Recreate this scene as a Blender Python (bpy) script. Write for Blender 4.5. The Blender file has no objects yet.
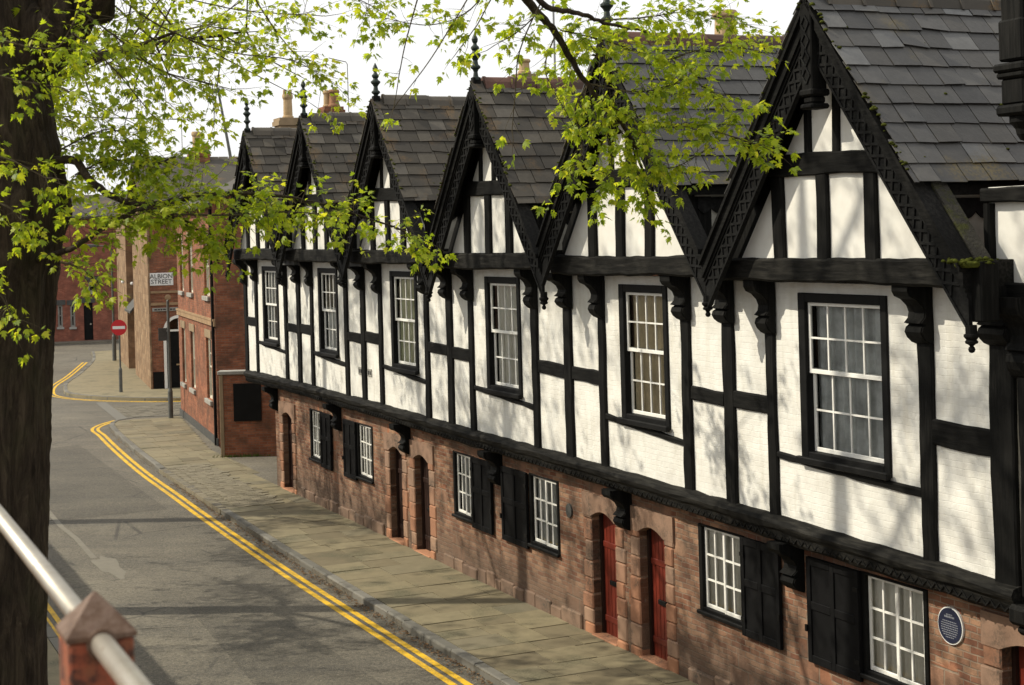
import bpy, math, random
import numpy as np
from mathutils import Matrix, Vector
R = random.Random(7)
rad = math.radians
scene = bpy.context.scene
COL = scene.collection

# ------------------------------------------------------------------ camera numbers (zero pitch, lens shift, small roll)
F, ROLL, HC, B0, A0 = 1600.0, 0.028, 6.16, -107.68, 3.016
CR, SR = math.cos(ROLL), math.sin(ROLL)
def at(px, py, Y):
    "world point seen at a place of the photograph at the depth Y metres"
    u, v = px - 512, py - 342.5
    return Vector(((u*CR - v*SR - A0)/F*Y, Y, HC - (u*SR + v*CR - B0)/F*Y))
ES = Vector((0.41145, -0.91143, 0)); EI = Vector((0.91143, 0.41145, 0))
PU = 10.91                                    # distance of the timber-framed wall
def L(s, i, z=0.0):
    return ES*s + EI*i + Vector((0, 0, z))
ROT = math.atan2(ES.y, ES.x)

# ------------------------------------------------------------------ mesh builder
class MB:
    def __init__(s): s.v = []; s.f = []
    def add(s, v, f):
        n = len(s.v); s.v += [tuple(p) for p in v]; s.f += [tuple(n+i for i in q) for q in f]
    def box(s, x0, x1, y0, y1, z0, z1, b=0.0):
        if b:
            s.cbox(x0, x1, y0, y1, z0, z1, b); return
        s.add([(x0,y0,z0),(x1,y0,z0),(x1,y1,z0),(x0,y1,z0),(x0,y0,z1),(x1,y0,z1),(x1,y1,z1),(x0,y1,z1)],
              [(0,3,2,1),(4,5,6,7),(0,1,5,4),(1,2,6,5),(2,3,7,6),(3,0,4,7)])
    def cbox(s, x0, x1, y0, y1, z0, z1, b):
        "box with every edge chamfered"
        V = []; idx = {}
        for sx in (0, 1):
            for sy in (0, 1):
                for sz in (0, 1):
                    p = [(x0, x1)[sx], (y0, y1)[sy], (z0, z1)[sz]]; d = [b*(1-2*sx), b*(1-2*sy), b*(1-2*sz)]
                    for a in range(3):
                        q = [p[k] + (0 if k == a else d[k]) for k in range(3)]
                        idx[(sx, sy, sz, a)] = len(V); V.append(q)
        Fc = []
        for a in range(3):
            o = [k for k in range(3) if k != a]
            for sd in (0, 1):
                q = []
                for (m, n) in ((0,0),(1,0),(1,1),(0,1)):
                    c = [0,0,0]; c[a] = sd; c[o[0]] = m; c[o[1]] = n; q.append(idx[(c[0],c[1],c[2],a)])
                Fc.append(q)
        for a in range(3):                    # edges along axis a
            o = [k for k in range(3) if k != a]
            for m in (0, 1):
                for n in (0, 1):
                    c0 = [0,0,0]; c0[o[0]] = m; c0[o[1]] = n; c1 = list(c0); c1[a] = 1
                    Fc.append([idx[tuple(c0)+(o[0],)], idx[tuple(c1)+(o[0],)], idx[tuple(c1)+(o[1],)], idx[tuple(c0)+(o[1],)]])
        for sx in (0, 1):
            for sy in (0, 1):
                for sz in (0, 1): Fc.append([idx[(sx,sy,sz,a)] for a in range(3)])
        s.add(V, Fc)
    def prism_y(s, poly, y0, y1):
        n = len(poly)
        s.add([(x, y0, z) for x, z in poly] + [(x, y1, z) for x, z in poly],
              [tuple(range(n)), tuple(range(2*n-1, n-1, -1))] + [(i, i+n, (i+1) % n + n, (i+1) % n) for i in range(n)])
    def prism_x(s, poly, x0, x1):
        n = len(poly)
        s.add([(x0, y, z) for y, z in poly] + [(x1, y, z) for y, z in poly],
              [tuple(range(n)), tuple(range(2*n-1, n-1, -1))] + [(i, i+n, (i+1) % n + n, (i+1) % n) for i in range(n)])
    def prism_z(s, poly, z0, z1):
        n = len(poly)
        s.add([(x, y, z0) for x, y in poly] + [(x, y, z1) for x, y in poly],
              [tuple(range(n-1, -1, -1)), tuple(range(n, 2*n))] + [(i, (i+1) % n, (i+1) % n + n, i+n) for i in range(n)])
    def sheet(s, poly, z):
        s.add([(p[0], p[1], z) for p in poly], [tuple(range(len(poly)))])
    def tube(s, pts, rr, n=8, cap=True):
        pts = [Vector(p) for p in pts]; k = len(pts)
        if not hasattr(rr, '__len__'): rr = [rr]*k
        base = len(s.v); ref = None
        for i in range(k):
            t = (pts[min(i+1, k-1)] - pts[max(i-1, 0)]).normalized()
            if ref is None: ref = Vector((0,0,1)) if abs(t.z) < .8 else Vector((1,0,0))
            a = (ref - t*ref.dot(t)).normalized(); ref = a; b = t.cross(a)
            for j in range(n):
                w = 2*math.pi*j/n; s.v.append(tuple(pts[i] + (a*math.cos(w) + b*math.sin(w))*rr[i]))
        for i in range(k-1):
            for j in range(n):
                s.f.append((base+i*n+j, base+i*n+(j+1) % n, base+(i+1)*n+(j+1) % n, base+(i+1)*n+j))
        if cap:
            s.f.append(tuple(base+j for j in range(n-1, -1, -1))); s.f.append(tuple(base+(k-1)*n+j for j in range(n)))
    def lathe(s, prof, c, n=16):
        base = len(s.v)
        for r, z in prof:
            for j in range(n):
                w = 2*math.pi*j/n; s.v.append((c[0]+r*math.cos(w), c[1]+r*math.sin(w), c[2]+z))
        for i in range(len(prof)-1):
            for j in range(n):
                s.f.append((base+i*n+j, base+i*n+(j+1) % n, base+(i+1)*n+(j+1) % n, base+(i+1)*n+j))
        s.f.append(tuple(base+j for j in range(n-1, -1, -1))); s.f.append(tuple(base+(len(prof)-1)*n+j for j in range(n)))
    def timber(s, p0, p1, w, y0, y1, j=.008, ch=.018, step=.22):
        "hand-hewn beam lying in an x-z wall: from p0 to p1, width w, between the depths y0 (front) and y1"
        a = Vector((p0[0], 0, p0[1])); b = Vector((p1[0], 0, p1[1])); d = b-a; ln = d.length; d /= ln
        n = Vector((-d.z, 0, d.x)); k = max(2, int(ln/step)); base = len(s.v)
        o1 = o2 = o3 = 0.; bw = R.uniform(-1, 1)*min(.02, ln*.006); bp = R.uniform(.7, 1.6)
        for i in range(k+1):
            o1 = o1*.6 + R.uniform(-j, j); o2 = o2*.6 + R.uniform(-j, j); o3 = o3*.6 + R.uniform(-j, j)*.5
            bo = bw*math.sin(math.pi*bp*i/k); h0, h1 = -w/2+o1+bo, w/2+o2+bo; yf = y0+o3; c = a + d*(ln*i/k)
            for h, y in ((h0, y1), (h0, yf+ch), (h0+ch, yf), (h1-ch, yf), (h1, yf+ch), (h1, y1)):
                q = c + n*h; s.v.append((q.x, y, q.z))
        for i in range(k):
            for t in range(6): s.f.append((base+i*6+t, base+i*6+(t+1) % 6, base+(i+1)*6+(t+1) % 6, base+(i+1)*6+t))
        s.f.append(tuple(base+t for t in range(5, -1, -1))); s.f.append(tuple(base+k*6+t for t in range(6)))
    def build(s, name, mat, parent=None, smooth=False, loc=None, rotz=0):
        me = bpy.data.meshes.new(name); me.from_pydata(s.v, [], s.f); me.validate()
        me.materials.append(mat)
        if smooth:
            me.polygons.foreach_set('use_smooth', [True]*len(me.polygons))
        o = bpy.data.objects.new(name, me); COL.objects.link(o)
        if name not in ('pane', 'fanlight'): bm_fix(me)
        if parent: o.parent = parent
        if loc is not None: o.location = loc
        o.rotation_euler = (0, 0, rotz)
        return o
import bmesh
def bm_fix(me):
    b = bmesh.new(); b.from_mesh(me); bmesh.ops.recalc_face_normals(b, faces=b.faces); b.to_mesh(me); b.free()
def tag(o, label=None, cat=None, group=None, kind=None):
    if label: o['label'] = label
    if cat: o['category'] = cat
    if group: o['group'] = group
    if kind: o['kind'] = kind
    return o
def thing(name, label, cat, loc, rotz=0, group=None):
    o = bpy.data.objects.new(name, None); COL.objects.link(o); o.empty_display_size = .3
    o.location = loc; o.rotation_euler = (0, 0, rotz)
    return tag(o, label, cat, group)

# ------------------------------------------------------------------ materials
class NT:
    def __init__(s, name):
        s.m = bpy.data.materials.new(name); s.m.use_nodes = True; s.t = s.m.node_tree; s.n = s.t.nodes; s.l = s.t.links
        s.b = s.n['Principled BSDF']; s.out = s.n['Material Output']
    def new(s, t, **k):
        x = s.n.new(t)
        for a, v in k.items(): setattr(x, a, v)
        return x
    def set(s, sock, v):
        if isinstance(v, bpy.types.NodeSocket): s.l.new(v, sock)
        else:
            if hasattr(sock.default_value, '__len__') and len(v) == 3 and len(sock.default_value) == 4: v = (*v, 1)
            sock.default_value = v
    def coord(s, kind='Object', scale=None, swz=None):
        c = s.new('ShaderNodeTexCoord').outputs[kind]
        if swz:                                # wall mapping: (x+y, z)
            sp = s.new('ShaderNodeSeparateXYZ'); s.l.new(c, sp.inputs[0])
            ad = s.new('ShaderNodeMath', operation='ADD'); s.l.new(sp.outputs[0], ad.inputs[0]); s.l.new(sp.outputs[1], ad.inputs[1])
            cb = s.new('ShaderNodeCombineXYZ'); s.l.new(ad.outputs[0], cb.inputs[0]); s.l.new(sp.outputs[2], cb.inputs[1]); c = cb.outputs[0]
        if scale:
            m = s.new('ShaderNodeMapping'); s.l.new(c, m.inputs[0]); m.inputs['Scale'].default_value = scale; c = m.outputs[0]
        return c
    def noise(s, vec, scale, det=4, rough=.6, dist=0):
        n = s.new('ShaderNodeTexNoise'); s.l.new(vec, n.inputs['Vector']); n.inputs['Scale'].default_value = scale
        n.inputs['Detail'].default_value = det; n.inputs['Roughness'].default_value = rough; n.inputs['Distortion'].default_value = dist
        return n.outputs['Fac']
    def ramp(s, fac, stops, interp='LINEAR'):
        r = s.new('ShaderNodeValToRGB'); s.l.new(fac, r.inputs[0]); e = r.color_ramp; e.interpolation = interp
        while len(e.elements) < len(stops): e.elements.new(.5)
        for q, (p, c) in zip(e.elements, stops):
            q.position = p; q.color = (c, c, c, 1) if not hasattr(c, '__len__') else (*c, 1)
        return r.outputs[0]
    def mix(s, fac, a, b, blend='MIX'):
        m = s.new('ShaderNodeMix', data_type='RGBA', blend_type=blend)
        s.set(m.inputs[0], fac); s.set(m.inputs[6], a); s.set(m.inputs[7], b); return m.outputs[2]
    def math(s, op, a, b=0):
        m = s.new('ShaderNodeMath', operation=op); s.set(m.inputs[0], a); s.set(m.inputs[1], b); return m.outputs[0]
    def island(s):
        return s.new('ShaderNodeNewGeometry').outputs['Random Per Island']
    def bump(s, h, strength=.4, dist=.01):
        b = s.new('ShaderNodeBump'); s.l.new(h, b.inputs['Height']); b.inputs['Strength'].default_value = strength; b.inputs['Distance'].default_value = dist
        s.l.new(b.outputs[0], s.b.inputs['Normal'])
    def fin(s, col, rough=.7, spec=.4, metal=0):
        s.set(s.b.inputs['Base Color'], col); s.set(s.b.inputs['Roughness'], rough); s.b.inputs['Specular IOR Level'].default_value = spec
        s.b.inputs['Metallic'].default_value = metal
        return s.m
M = {}
def plain(name, col, var=.25, scale=6, rough=.6, spec=.4, metal=0, bump=.15):
    t = NT(name); c = t.coord(); n = t.noise(c, scale, 5)
    lo = tuple(x*(1-var) for x in col); hi = tuple(min(1, x*(1+var)) for x in col)
    n2 = t.noise(c, scale*9, 3)
    col = t.mix(t.math('MULTIPLY', n2, .35), t.ramp(n, [(.3, lo), (.7, hi)]), tuple(x*.6 for x in col))
    if bump: t.bump(t.math('ADD', n, n2), bump, .006)
    M[name] = t.fin(col, rough, spec, metal); return M[name]

def timber_mat(name, sc, dark=(.0045,.0045,.0042), grey=(.022,.021,.019)):
    t = NT(name); c = t.coord(scale=sc); n = t.noise(c, 3, 8, .65, .3); big = t.noise(t.coord(), 1.6, 3)
    f = t.math('MULTIPLY', t.ramp(n, [(.42, 0), (.72, 1)]), t.ramp(big, [(.35, .15), (.7, .9)]))
    t.bump(n, .55, .012)
    M[name] = t.fin(t.mix(f, dark, grey), .72, .09)
timber_mat('timber_upright', (9, 9, .7)); timber_mat('timber_level', (.7, 9, 9))
timber_mat('timber_worn', (.8, 9, 9), (.006,.0058,.0052), (.050,.047,.040))
timber_mat('timber_carved', (5, 5, 5), (.006,.006,.0058), (.026,.026,.025))

def limewash():
    t = NT('limewash'); v = t.coord(swz=1)
    w = t.new('ShaderNodeMapping'); t.l.new(v, w.inputs[0])
    br = t.new('ShaderNodeTexBrick'); wob = t.noise(v, 3.2, 3)
    ad = t.new('ShaderNodeVectorMath', operation='ADD'); sc = t.new('ShaderNodeVectorMath', operation='SCALE')
    cb = t.new('ShaderNodeCombineXYZ'); t.l.new(wob, cb.inputs[0]); t.l.new(wob, cb.inputs[1]); t.l.new(cb.outputs[0], sc.inputs[0]); sc.inputs['Scale'].default_value = .05
    t.l.new(v, ad.inputs[0]); t.l.new(sc.outputs[0], ad.inputs[1]); t.l.new(ad.outputs[0], br.inputs['Vector'])
    br.inputs['Scale'].default_value = 1; br.inputs['Brick Width'].default_value = .225; br.inputs['Row Height'].default_value = .073
    br.inputs['Mortar Size'].default_value = .006; br.inputs['Mortar Smooth'].default_value = .6
    n = t.noise(v, 2.3, 6, .65); drip = t.noise(t.coord(swz=1, scale=(7, .8, 1)), 1, 5, .6)
    c = t.ramp(n, [(.25, (.57, .55, .50)), (.6, (.72, .71, .66))])
    c = t.mix(t.ramp(drip, [(.52, 0), (.72, .45)]), c, (.50, .48, .41))
    d2 = t.noise(t.coord(swz=1, scale=(2.6, .35, 1)), 1, 6, .7); c = t.mix(t.ramp(d2, [(.55, 0), (.8, .5)]), c, (.46, .40, .29))
    c = t.mix(t.ramp(t.noise(v, .5, 2), [(.4, 0), (.7, .22)]), c, (.60, .60, .57))
    c = t.mix(t.math('MULTIPLY', br.outputs['Fac'], t.ramp(t.noise(v, 1.1, 3), [(.45, 0), (.75, .06)])), c, (.42, .41, .37))
    spk = t.noise(v, 38, 3); c = t.mix(t.ramp(spk, [(.66, 0), (.74, .28)]), c, (.35, .34, .3))
    h = t.math('ADD', t.math('MULTIPLY', br.outputs['Fac'], -.28), t.math('MULTIPLY', t.noise(v, 11, 6), 1.1))
    t.bump(h, .5, .013); M['limewash'] = t.fin(c, .85, .2)
limewash()
def plaster():
    t = NT('plaster'); v = t.coord(swz=1); n = t.noise(v, 1.8, 6)
    c = t.ramp(n, [(.3, (.58, .56, .51)), (.65, (.71, .70, .65))]); t.bump(t.noise(v, 9, 6), .3, .008)
    M['plaster'] = t.fin(c, .85, .2)
plaster()

def brick(name, a, b, mortar, soot, blocks=None, bump=.8, bw=.225, bh=.074):
    t = NT(name); v = t.coord(swz=1)
    wob = t.noise(v, 1.3, 3); cb = t.new('ShaderNodeCombineXYZ'); t.l.new(wob, cb.inputs[0]); t.l.new(wob, cb.inputs[1])
    sc = t.new('ShaderNodeVectorMath', operation='SCALE'); t.l.new(cb.outputs[0], sc.inputs[0]); sc.inputs['Scale'].default_value = .07
    ad = t.new('ShaderNodeVectorMath', operation='ADD'); t.l.new(v, ad.inputs[0]); t.l.new(sc.outputs[0], ad.inputs[1])
    def bt(w, h, ms):
        br = t.new('ShaderNodeTexBrick'); t.l.new(ad.outputs[0], br.inputs['Vector'])
        br.inputs['Scale'].default_value = 1; br.inputs['Brick Width'].default_value = w; br.inputs['Row Height'].default_value = h
        br.inputs['Mortar Size'].default_value = ms; br.inputs['Mortar Smooth'].default_value = .35; br.inputs['Bias'].default_value = -.1
        br.inputs['Color1'].default_value = (0, 0, 0, 1); br.inputs['Color2'].default_value = (1, 1, 1, 1); br.inputs['Mortar'].default_value = (.5, .5, .5, 1)
        return br
    b1 = bt(bw, bh, .009)
    c = t.ramp(b1.outputs['Color'], [(0, a), (.45, tuple((x+y)/2 for x, y in zip(a, b))), (.8, b), (1, tuple(x*.55 for x in a))])
    fac = b1.outputs['Fac']
    if blocks:
        b2 = bt(.46, .24, .014)
        cs = t.ramp(b2.outputs['Color'], [(0, blocks[0]), (.5, blocks[1]), (1, blocks[2])])
        msk = t.ramp(t.noise(t.coord(swz=1, scale=(1, .8, 1)), .75, 2, .4), [(.56, 0), (.58, 1)])
        c = t.mix(msk, c, cs)
        fm = t.new('ShaderNodeMix', data_type='FLOAT'); t.set(fm.inputs[0], msk); t.set(fm.inputs[2], fac); t.set(fm.inputs[3], b2.outputs['Fac']); fac = fm.outputs[0]
    c = t.mix(t.math('MULTIPLY', fac, .75), c, mortar)
    n = t.noise(v, 1.7, 6, .65); c = t.mix(t.ramp(n, [(.40, 0), (.66, .9)]), c, soot)
    if blocks:
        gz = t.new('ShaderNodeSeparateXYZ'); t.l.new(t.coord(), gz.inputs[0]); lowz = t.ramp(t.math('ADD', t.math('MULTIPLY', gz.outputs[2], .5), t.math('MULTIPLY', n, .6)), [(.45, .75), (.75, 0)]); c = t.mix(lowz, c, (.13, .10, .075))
    n2 = t.noise(v, 24, 4); c = t.mix(t.math('MULTIPLY', n2, .35), c, tuple(x*.5 for x in a))
    t.bump(t.math('ADD', t.math('MULTIPLY', fac, -1), t.math('MULTIPLY', n2, .7)), bump, .012)
    M[name] = t.fin(c, .88, .2)
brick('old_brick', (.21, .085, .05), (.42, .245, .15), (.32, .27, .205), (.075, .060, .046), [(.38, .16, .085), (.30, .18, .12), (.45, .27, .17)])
brick('ashlar', (.24, .15, .085), (.36, .25, .15), (.20, .15, .10), (.13, .085, .055), None, .5, .52, .27)
brick('red_brick', (.25, .082, .042), (.40, .16, .085), (.22, .17, .13), (.10, .062, .042))
brick('far_brick', (.23, .07, .042), (.33, .115, .07), (.22, .14, .11), (.13, .055, .04), bump=.3)

def island_mat(name, stops, sc=12, rough=.8, bump=.5, moss=None, spec=.3, grain=.35):
    t = NT(name); c = t.coord(); n = t.noise(c, sc, 6, .65)
    col = t.ramp(t.island(), stops); col = t.mix(t.math('MULTIPLY', n, grain), col, tuple(x*.45 for x in stops[0][1]))
    if moss:
        m = t.math('MULTIPLY', t.ramp(t.noise(c, moss[1], 5), [(moss[2]-.04, 0), (moss[2]+.14, 1)]), t.ramp(t.noise(c, 30, 2), [(.4, .2), (.6, 1)]))
        col = t.mix(m, col, moss[0])
    t.bump(n, bump, .008); M[name] = t.fin(col, rough, spec)
island_mat('slate', [(0, (.042, .041, .040)), (.25, (.076, .073, .068)), (.45, (.102, .099, .094)), (.6, (.064, .062, .060)), (.8, (.084, .077, .066)), (.92, (.14, .138, .132)), (1, (.21, .215, .215))], 9, .5, .8, ((.13, .10, .035), 1.3, .62), .3, .6)
island_mat('old_slate', [(0, (.038, .034, .027)), (.3, (.070, .060, .046)), (.5, (.052, .046, .038)), (.75, (.092, .080, .061)), (1, (.125, .113, .095))], 10, .72, .7, ((.15, .09, .035), 1.4, .58), .3, .6)
island_mat('sandstone', [(0, (.30, .15, .09)), (.3, (.42, .20, .11)), (.6, (.26, .17, .12)), (1, (.45, .28, .18))], 7, .9, .9, ((.075, .06, .046), 1.8, .52))
island_mat('flagstone', [(0, (.17, .142, .088)), (.35, (.23, .194, .118)), (.7, (.275, .235, .142)), (1, (.195, .174, .118))], 4, .72, .7, ((.075, .075, .045), 1.1, .54), .3, .7)
island_mat('kerbstone', [(0, (.11, .105, .09)), (.5, (.145, .138, .118)), (1, (.19, .18, .155))], 9, .8, .5)
island_mat('sett', [(0, (.10, .09, .07)), (.5, (.15, .135, .10)), (1, (.19, .17, .13))], 9, .8, .6)
island_mat('plinth_stone', [(0, (.16, .105, .075)), (.5, (.22, .145, .10)), (1, (.27, .175, .12))], 7, .9, .9, ((.075, .06, .046), 1.8, .50))
island_mat('sett_worn', [(0, (.15, .13, .09)), (.5, (.19, .168, .115)), (1, (.23, .20, .14))], 9, .8, .6)
island_mat('ridge_grey', [(0, (.075, .068, .058)), (1, (.12, .105, .085))], 8, .85, .6, ((.20, .11, .03), 3, .6))
island_mat('ridge_red', [(0, (.085, .048, .038)), (1, (.145, .075, .056))], 8, .85, .6, ((.07, .06, .05), 3, .55))
island_mat('litter', [(0, (.09, .05, .025)), (.5, (.17, .09, .04)), (1, (.24, .15, .07))], 20, .9, .3)

def moss_slate():
    t = NT('moss_slate'); c = t.coord(); n = t.noise(c, 5, 6, .7)
    col = t.mix(t.ramp(n, [(.5, 0), (.68, 1)]), (.05, .047, .04), (.06, .066, .014)); t.bump(t.noise(c, 30, 6), 1, .03); M['moss_slate'] = t.fin(col, .95, .1)
moss_slate()
def road_mat(name, k):
    t = NT(name); c = t.coord(); n = t.noise(c, .45, 5, .6, .4)
    m = t.new('ShaderNodeMapping'); t.l.new(c, m.inputs[0]); m.inputs['Rotation'].default_value = (0, 0, -ROT); m.inputs['Scale'].default_value = (.10, 1.1, 1)
    st = t.noise(m.outputs[0], 1.3, 4)
    col = t.ramp(n, [(.3, tuple(k*x for x in (.082, .073, .056))), (.55, tuple(k*x for x in (.122, .108, .082))), (.75, tuple(k*x for x in (.165, .146, .108)))])
    col = t.mix(t.ramp(st, [(.45, 0), (.65, .5)]), col, tuple(k*x for x in (.066, .061, .052)))
    g = t.noise(c, 22, 4, .75); g2 = t.noise(c, 70, 2)
    col = t.mix(t.ramp(g, [(.36, .75), (.52, 0)]), col, (.035, .033, .028))
    col = t.mix(t.ramp(g, [(.56, 0), (.68, .55)]), col, (.24, .215, .16))
    col = t.mix(t.ramp(g2, [(.60, 0), (.70, .8)]), col, (.33, .30, .23))
    vo = t.new('ShaderNodeTexVoronoi', feature='DISTANCE_TO_EDGE'); t.l.new(t.coord(), vo.inputs['Vector']); vo.inputs['Scale'].default_value = .33
    cr_ = t.math('MULTIPLY', t.ramp(vo.outputs['Distance'], [(.004, 1), (.012, 0)]), t.ramp(t.noise(c, .5, 3), [(.5, 0), (.6, .7)]))
    col = t.mix(cr_, col, (.03, .028, .024))
    t.bump(t.math('ADD', g, g2), .8, .015); M[name] = t.fin(col, .75, .35)
road_mat('asphalt', 1.1); road_mat('asphalt_patch', 1.25); road_mat('asphalt_dark', .78)
def paintline(name, col, under):
    t = NT(name); c = t.coord(); n = t.noise(c, 5, 6, .7); n2 = t.noise(c, 45, 3)
    k = t.ramp(t.math('ADD', t.math('MULTIPLY', n, .6), t.math('MULTIPLY', n2, .4)), [(.42, 1), (.56, 0)])
    M[name] = t.fin(t.mix(t.math('MULTIPLY', k, .55), col, under), .7, .3)
paintline('yellow_paint', (.70, .42, .015), (.10, .085, .05)); paintline('white_paint_worn', (.17, .155, .122), (.115, .104, .08))
plain('earth', (.10, .085, .055), .3, 2, .95, .1)
plain('white_paint', (.80, .79, .74), .08, 5, .45, .4, 0, .1)
plain('cream_frame', (.62, .58, .47), .12, 5, .6, .3)
plain('black_paint', (.006, .006, .0058), .4, 5, .6, .14, 0, .25)
plain('shutter_black', (.0055, .0055, .006), .3, 6, .7, .10, 0, .2)
plain('door_red', (.15, .021, .011), .3, 3, .42, .45, 0, .15)
plain('door_brown', (.022, .009, .006), .3, 3, .5, .4, 0, .15)
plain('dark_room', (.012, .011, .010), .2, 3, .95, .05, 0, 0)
plain('stone_tan', (.30, .20, .115), .22, 2.5, .88, .2, 0, .4)
plain('stone_tan_old', (.27, .20, .125), .25, 2.5, .9, .2, 0, .4)
plain('stone_grey', (.30, .29, .26), .2, 5, .9, .2, 0, .4)
plain('eaves_paint', (.32, .31, .27), .3, 4, .7, .3, 0, .3)
plain('lead', (.060, .060, .056), .3, 4, .7, .35, 0, .3)
plain('moss', (.058, .066, .012), .55, 14, .97, .05, 0, 1.0)
plain('sign_red', (.52, .016, .022), .08, 4, .45, .4, 0, 0)
plain('sign_white', (.75, .75, .73), .06, 4, .5, .4, 0, 0)
plain('sign_black', (.02, .02, .022), .2, 4, .5, .4, 0, 0)
plain('plaque_blue', (.012, .016, .040), .15, 8, .5, .35, 0, 0)
plain('plaque_text', (.20, .21, .24), .1, 5, .5, .4, 0, 0)
plain('pole_grey', (.105, .108, .10), .25, 5, .6, .4, .3, .1)
def steel():
    t = NT('steel'); c = t.coord(); n = t.noise(c, 22, 6, .7); col = t.ramp(t.noise(c, 6, 4), [(.3, (.33, .30, .25)), (.7, (.45, .42, .36))])
    k = t.ramp(n, [(.58, 0), (.68, .8)]); col = t.mix(k, col, (.14, .085, .05)); t.bump(n, .25, .002)
    t.set(t.b.inputs['Metallic'], t.math('SUBTRACT', .75, t.math('MULTIPLY', k, .7))); m = t.fin(col, .42, .5, .75); M['steel'] = m
steel()
plain('aerial_metal', (.30, .30, .30), .2, 9, .5, .5, .6, 0)
plain('pot_tan', (.42, .30, .17), .25, 7, .85, .2, 0, .3)
plain('pot_orange', (.30, .16, .09), .25, 7, .85, .2, 0, .3)
plain('finial_green', (.010, .020, .016), .4, 8, .55, .4, 0, .2)
plain('dish_grey', (.07, .072, .075), .15, 5, .5, .4, 0, 0)
plain('grass_tuft', (.07, .11, .02), .4, 9, .9, .1, 0, 0)
def rusty():
    t = NT('rusty_red'); c = t.coord(); n = t.noise(c, 26, 7, .7); n2 = t.noise(c, 9, 5, .6)
    col = t.mix(t.ramp(n2, [(.42, 0), (.56, 1)]), (.24, .06, .028), (.18, .075, .035))
    col = t.mix(t.ramp(n, [(.50, 0), (.62, 1)]), col, (.045, .02, .014))
    t.bump(n, .7, .003); M['rusty_red'] = t.fin(col, .68, .35)
    t = NT('rusty_cap'); c = t.coord(); n = t.noise(c, 30, 7, .7)
    col = t.ramp(n, [(.3, (.05, .028, .018)), (.5, (.10, .058, .036)), (.62, (.15, .10, .072)), (.75, (.09, .038, .022))])
    t.bump(n, .6, .003); M['rusty_cap'] = t.fin(col, .6, .25)
rusty()
def bark():
    t = NT('bark'); c = t.coord(scale=(9, 9, 1.6)); n = t.noise(c, 1.6, 9, .72, 1.2); n2 = t.noise(t.coord(), 3, 4)
    col = t.ramp(n, [(.3, (.012, .009, .006)), (.5, (.045, .033, .022)), (.75, (.11, .085, .055))])
    col = t.mix(t.ramp(n2, [(.5, 0), (.75, .5)]), col, (.05, .05, .022))
    t.bump(n, 1.0, .06); M['bark'] = t.fin(col, .92, .15)
    plain('twig', (.06, .048, .026), .3, 14, .85, .2)
bark()
def glass():
    t = NT('window_glass'); g = t.new('ShaderNodeBsdfGlossy'); g.inputs['Roughness'].default_value = .03
    tr = t.new('ShaderNodeBsdfTransparent'); tr.inputs[0].default_value = (.95, .96, .95, 1)
    fr = t.new('ShaderNodeFresnel'); fr.inputs[0].default_value = 1.5
    mx = t.new('ShaderNodeMixShader'); t.l.new(fr.outputs[0], mx.inputs[0]); t.l.new(tr.outputs[0], mx.inputs[1]); t.l.new(g.outputs[0], mx.inputs[2])
    nz = t.noise(t.coord(), 2.2, 2); b = t.new('ShaderNodeBump'); b.inputs['Strength'].default_value = .12; b.inputs['Distance'].default_value = .02
    t.l.new(nz, b.inputs['Height']); t.l.new(b.outputs[0], g.inputs['Normal'])
    t.l.new(mx.outputs[0], t.out.inputs[0]); M['window_glass'] = t.m
glass()
plain('curtain_pale', (.82, .80, .72), .12, 3, .9, .1, 0, .1)
plain('curtain_grey', (.55, .57, .56), .45, 3, .9, .1, 0, .1)
plain('curtain_gold', (.66, .56, .38), .3, 3, .9, .1, 0, .1)
plain('curtain_green', (.62, .63, .42), .3, 3, .9, .1, 0, .1)
def leaf_mat(name, stops, trans):
    t = NT(name); col = t.ramp(t.island(), stops)
    t.set(t.b.inputs['Base Color'], col); t.b.inputs['Roughness'].default_value = .5; t.b.inputs['Specular IOR Level'].default_value = .25
    tr = t.new('ShaderNodeBsdfTranslucent'); t.l.new(t.mix(1.0, col, trans, 'MULTIPLY'), tr.inputs[0])
    mx = t.new('ShaderNodeMixShader'); mx.inputs[0].default_value = .5
    t.l.new(t.b.outputs[0], mx.inputs[1]); t.l.new(tr.outputs[0], mx.inputs[2]); t.l.new(mx.outputs[0], t.out.inputs[0]); M[name] = t.m
leaf_mat('leaf_spring', [(0, (.11, .165, .016)), (.25, (.185, .255, .019)), (.55, (.255, .325, .023)), (.85, (.325, .375, .027)), (1, (.41, .42, .04))], (2.05, 1.95, 1.0, 1))
leaf_mat('leaf_fresh', [(0, (.15, .21, .014)), (.5, (.23, .29, .018)), (1, (.33, .36, .025))], (2.0, 1.9, 1.0, 1))

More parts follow.
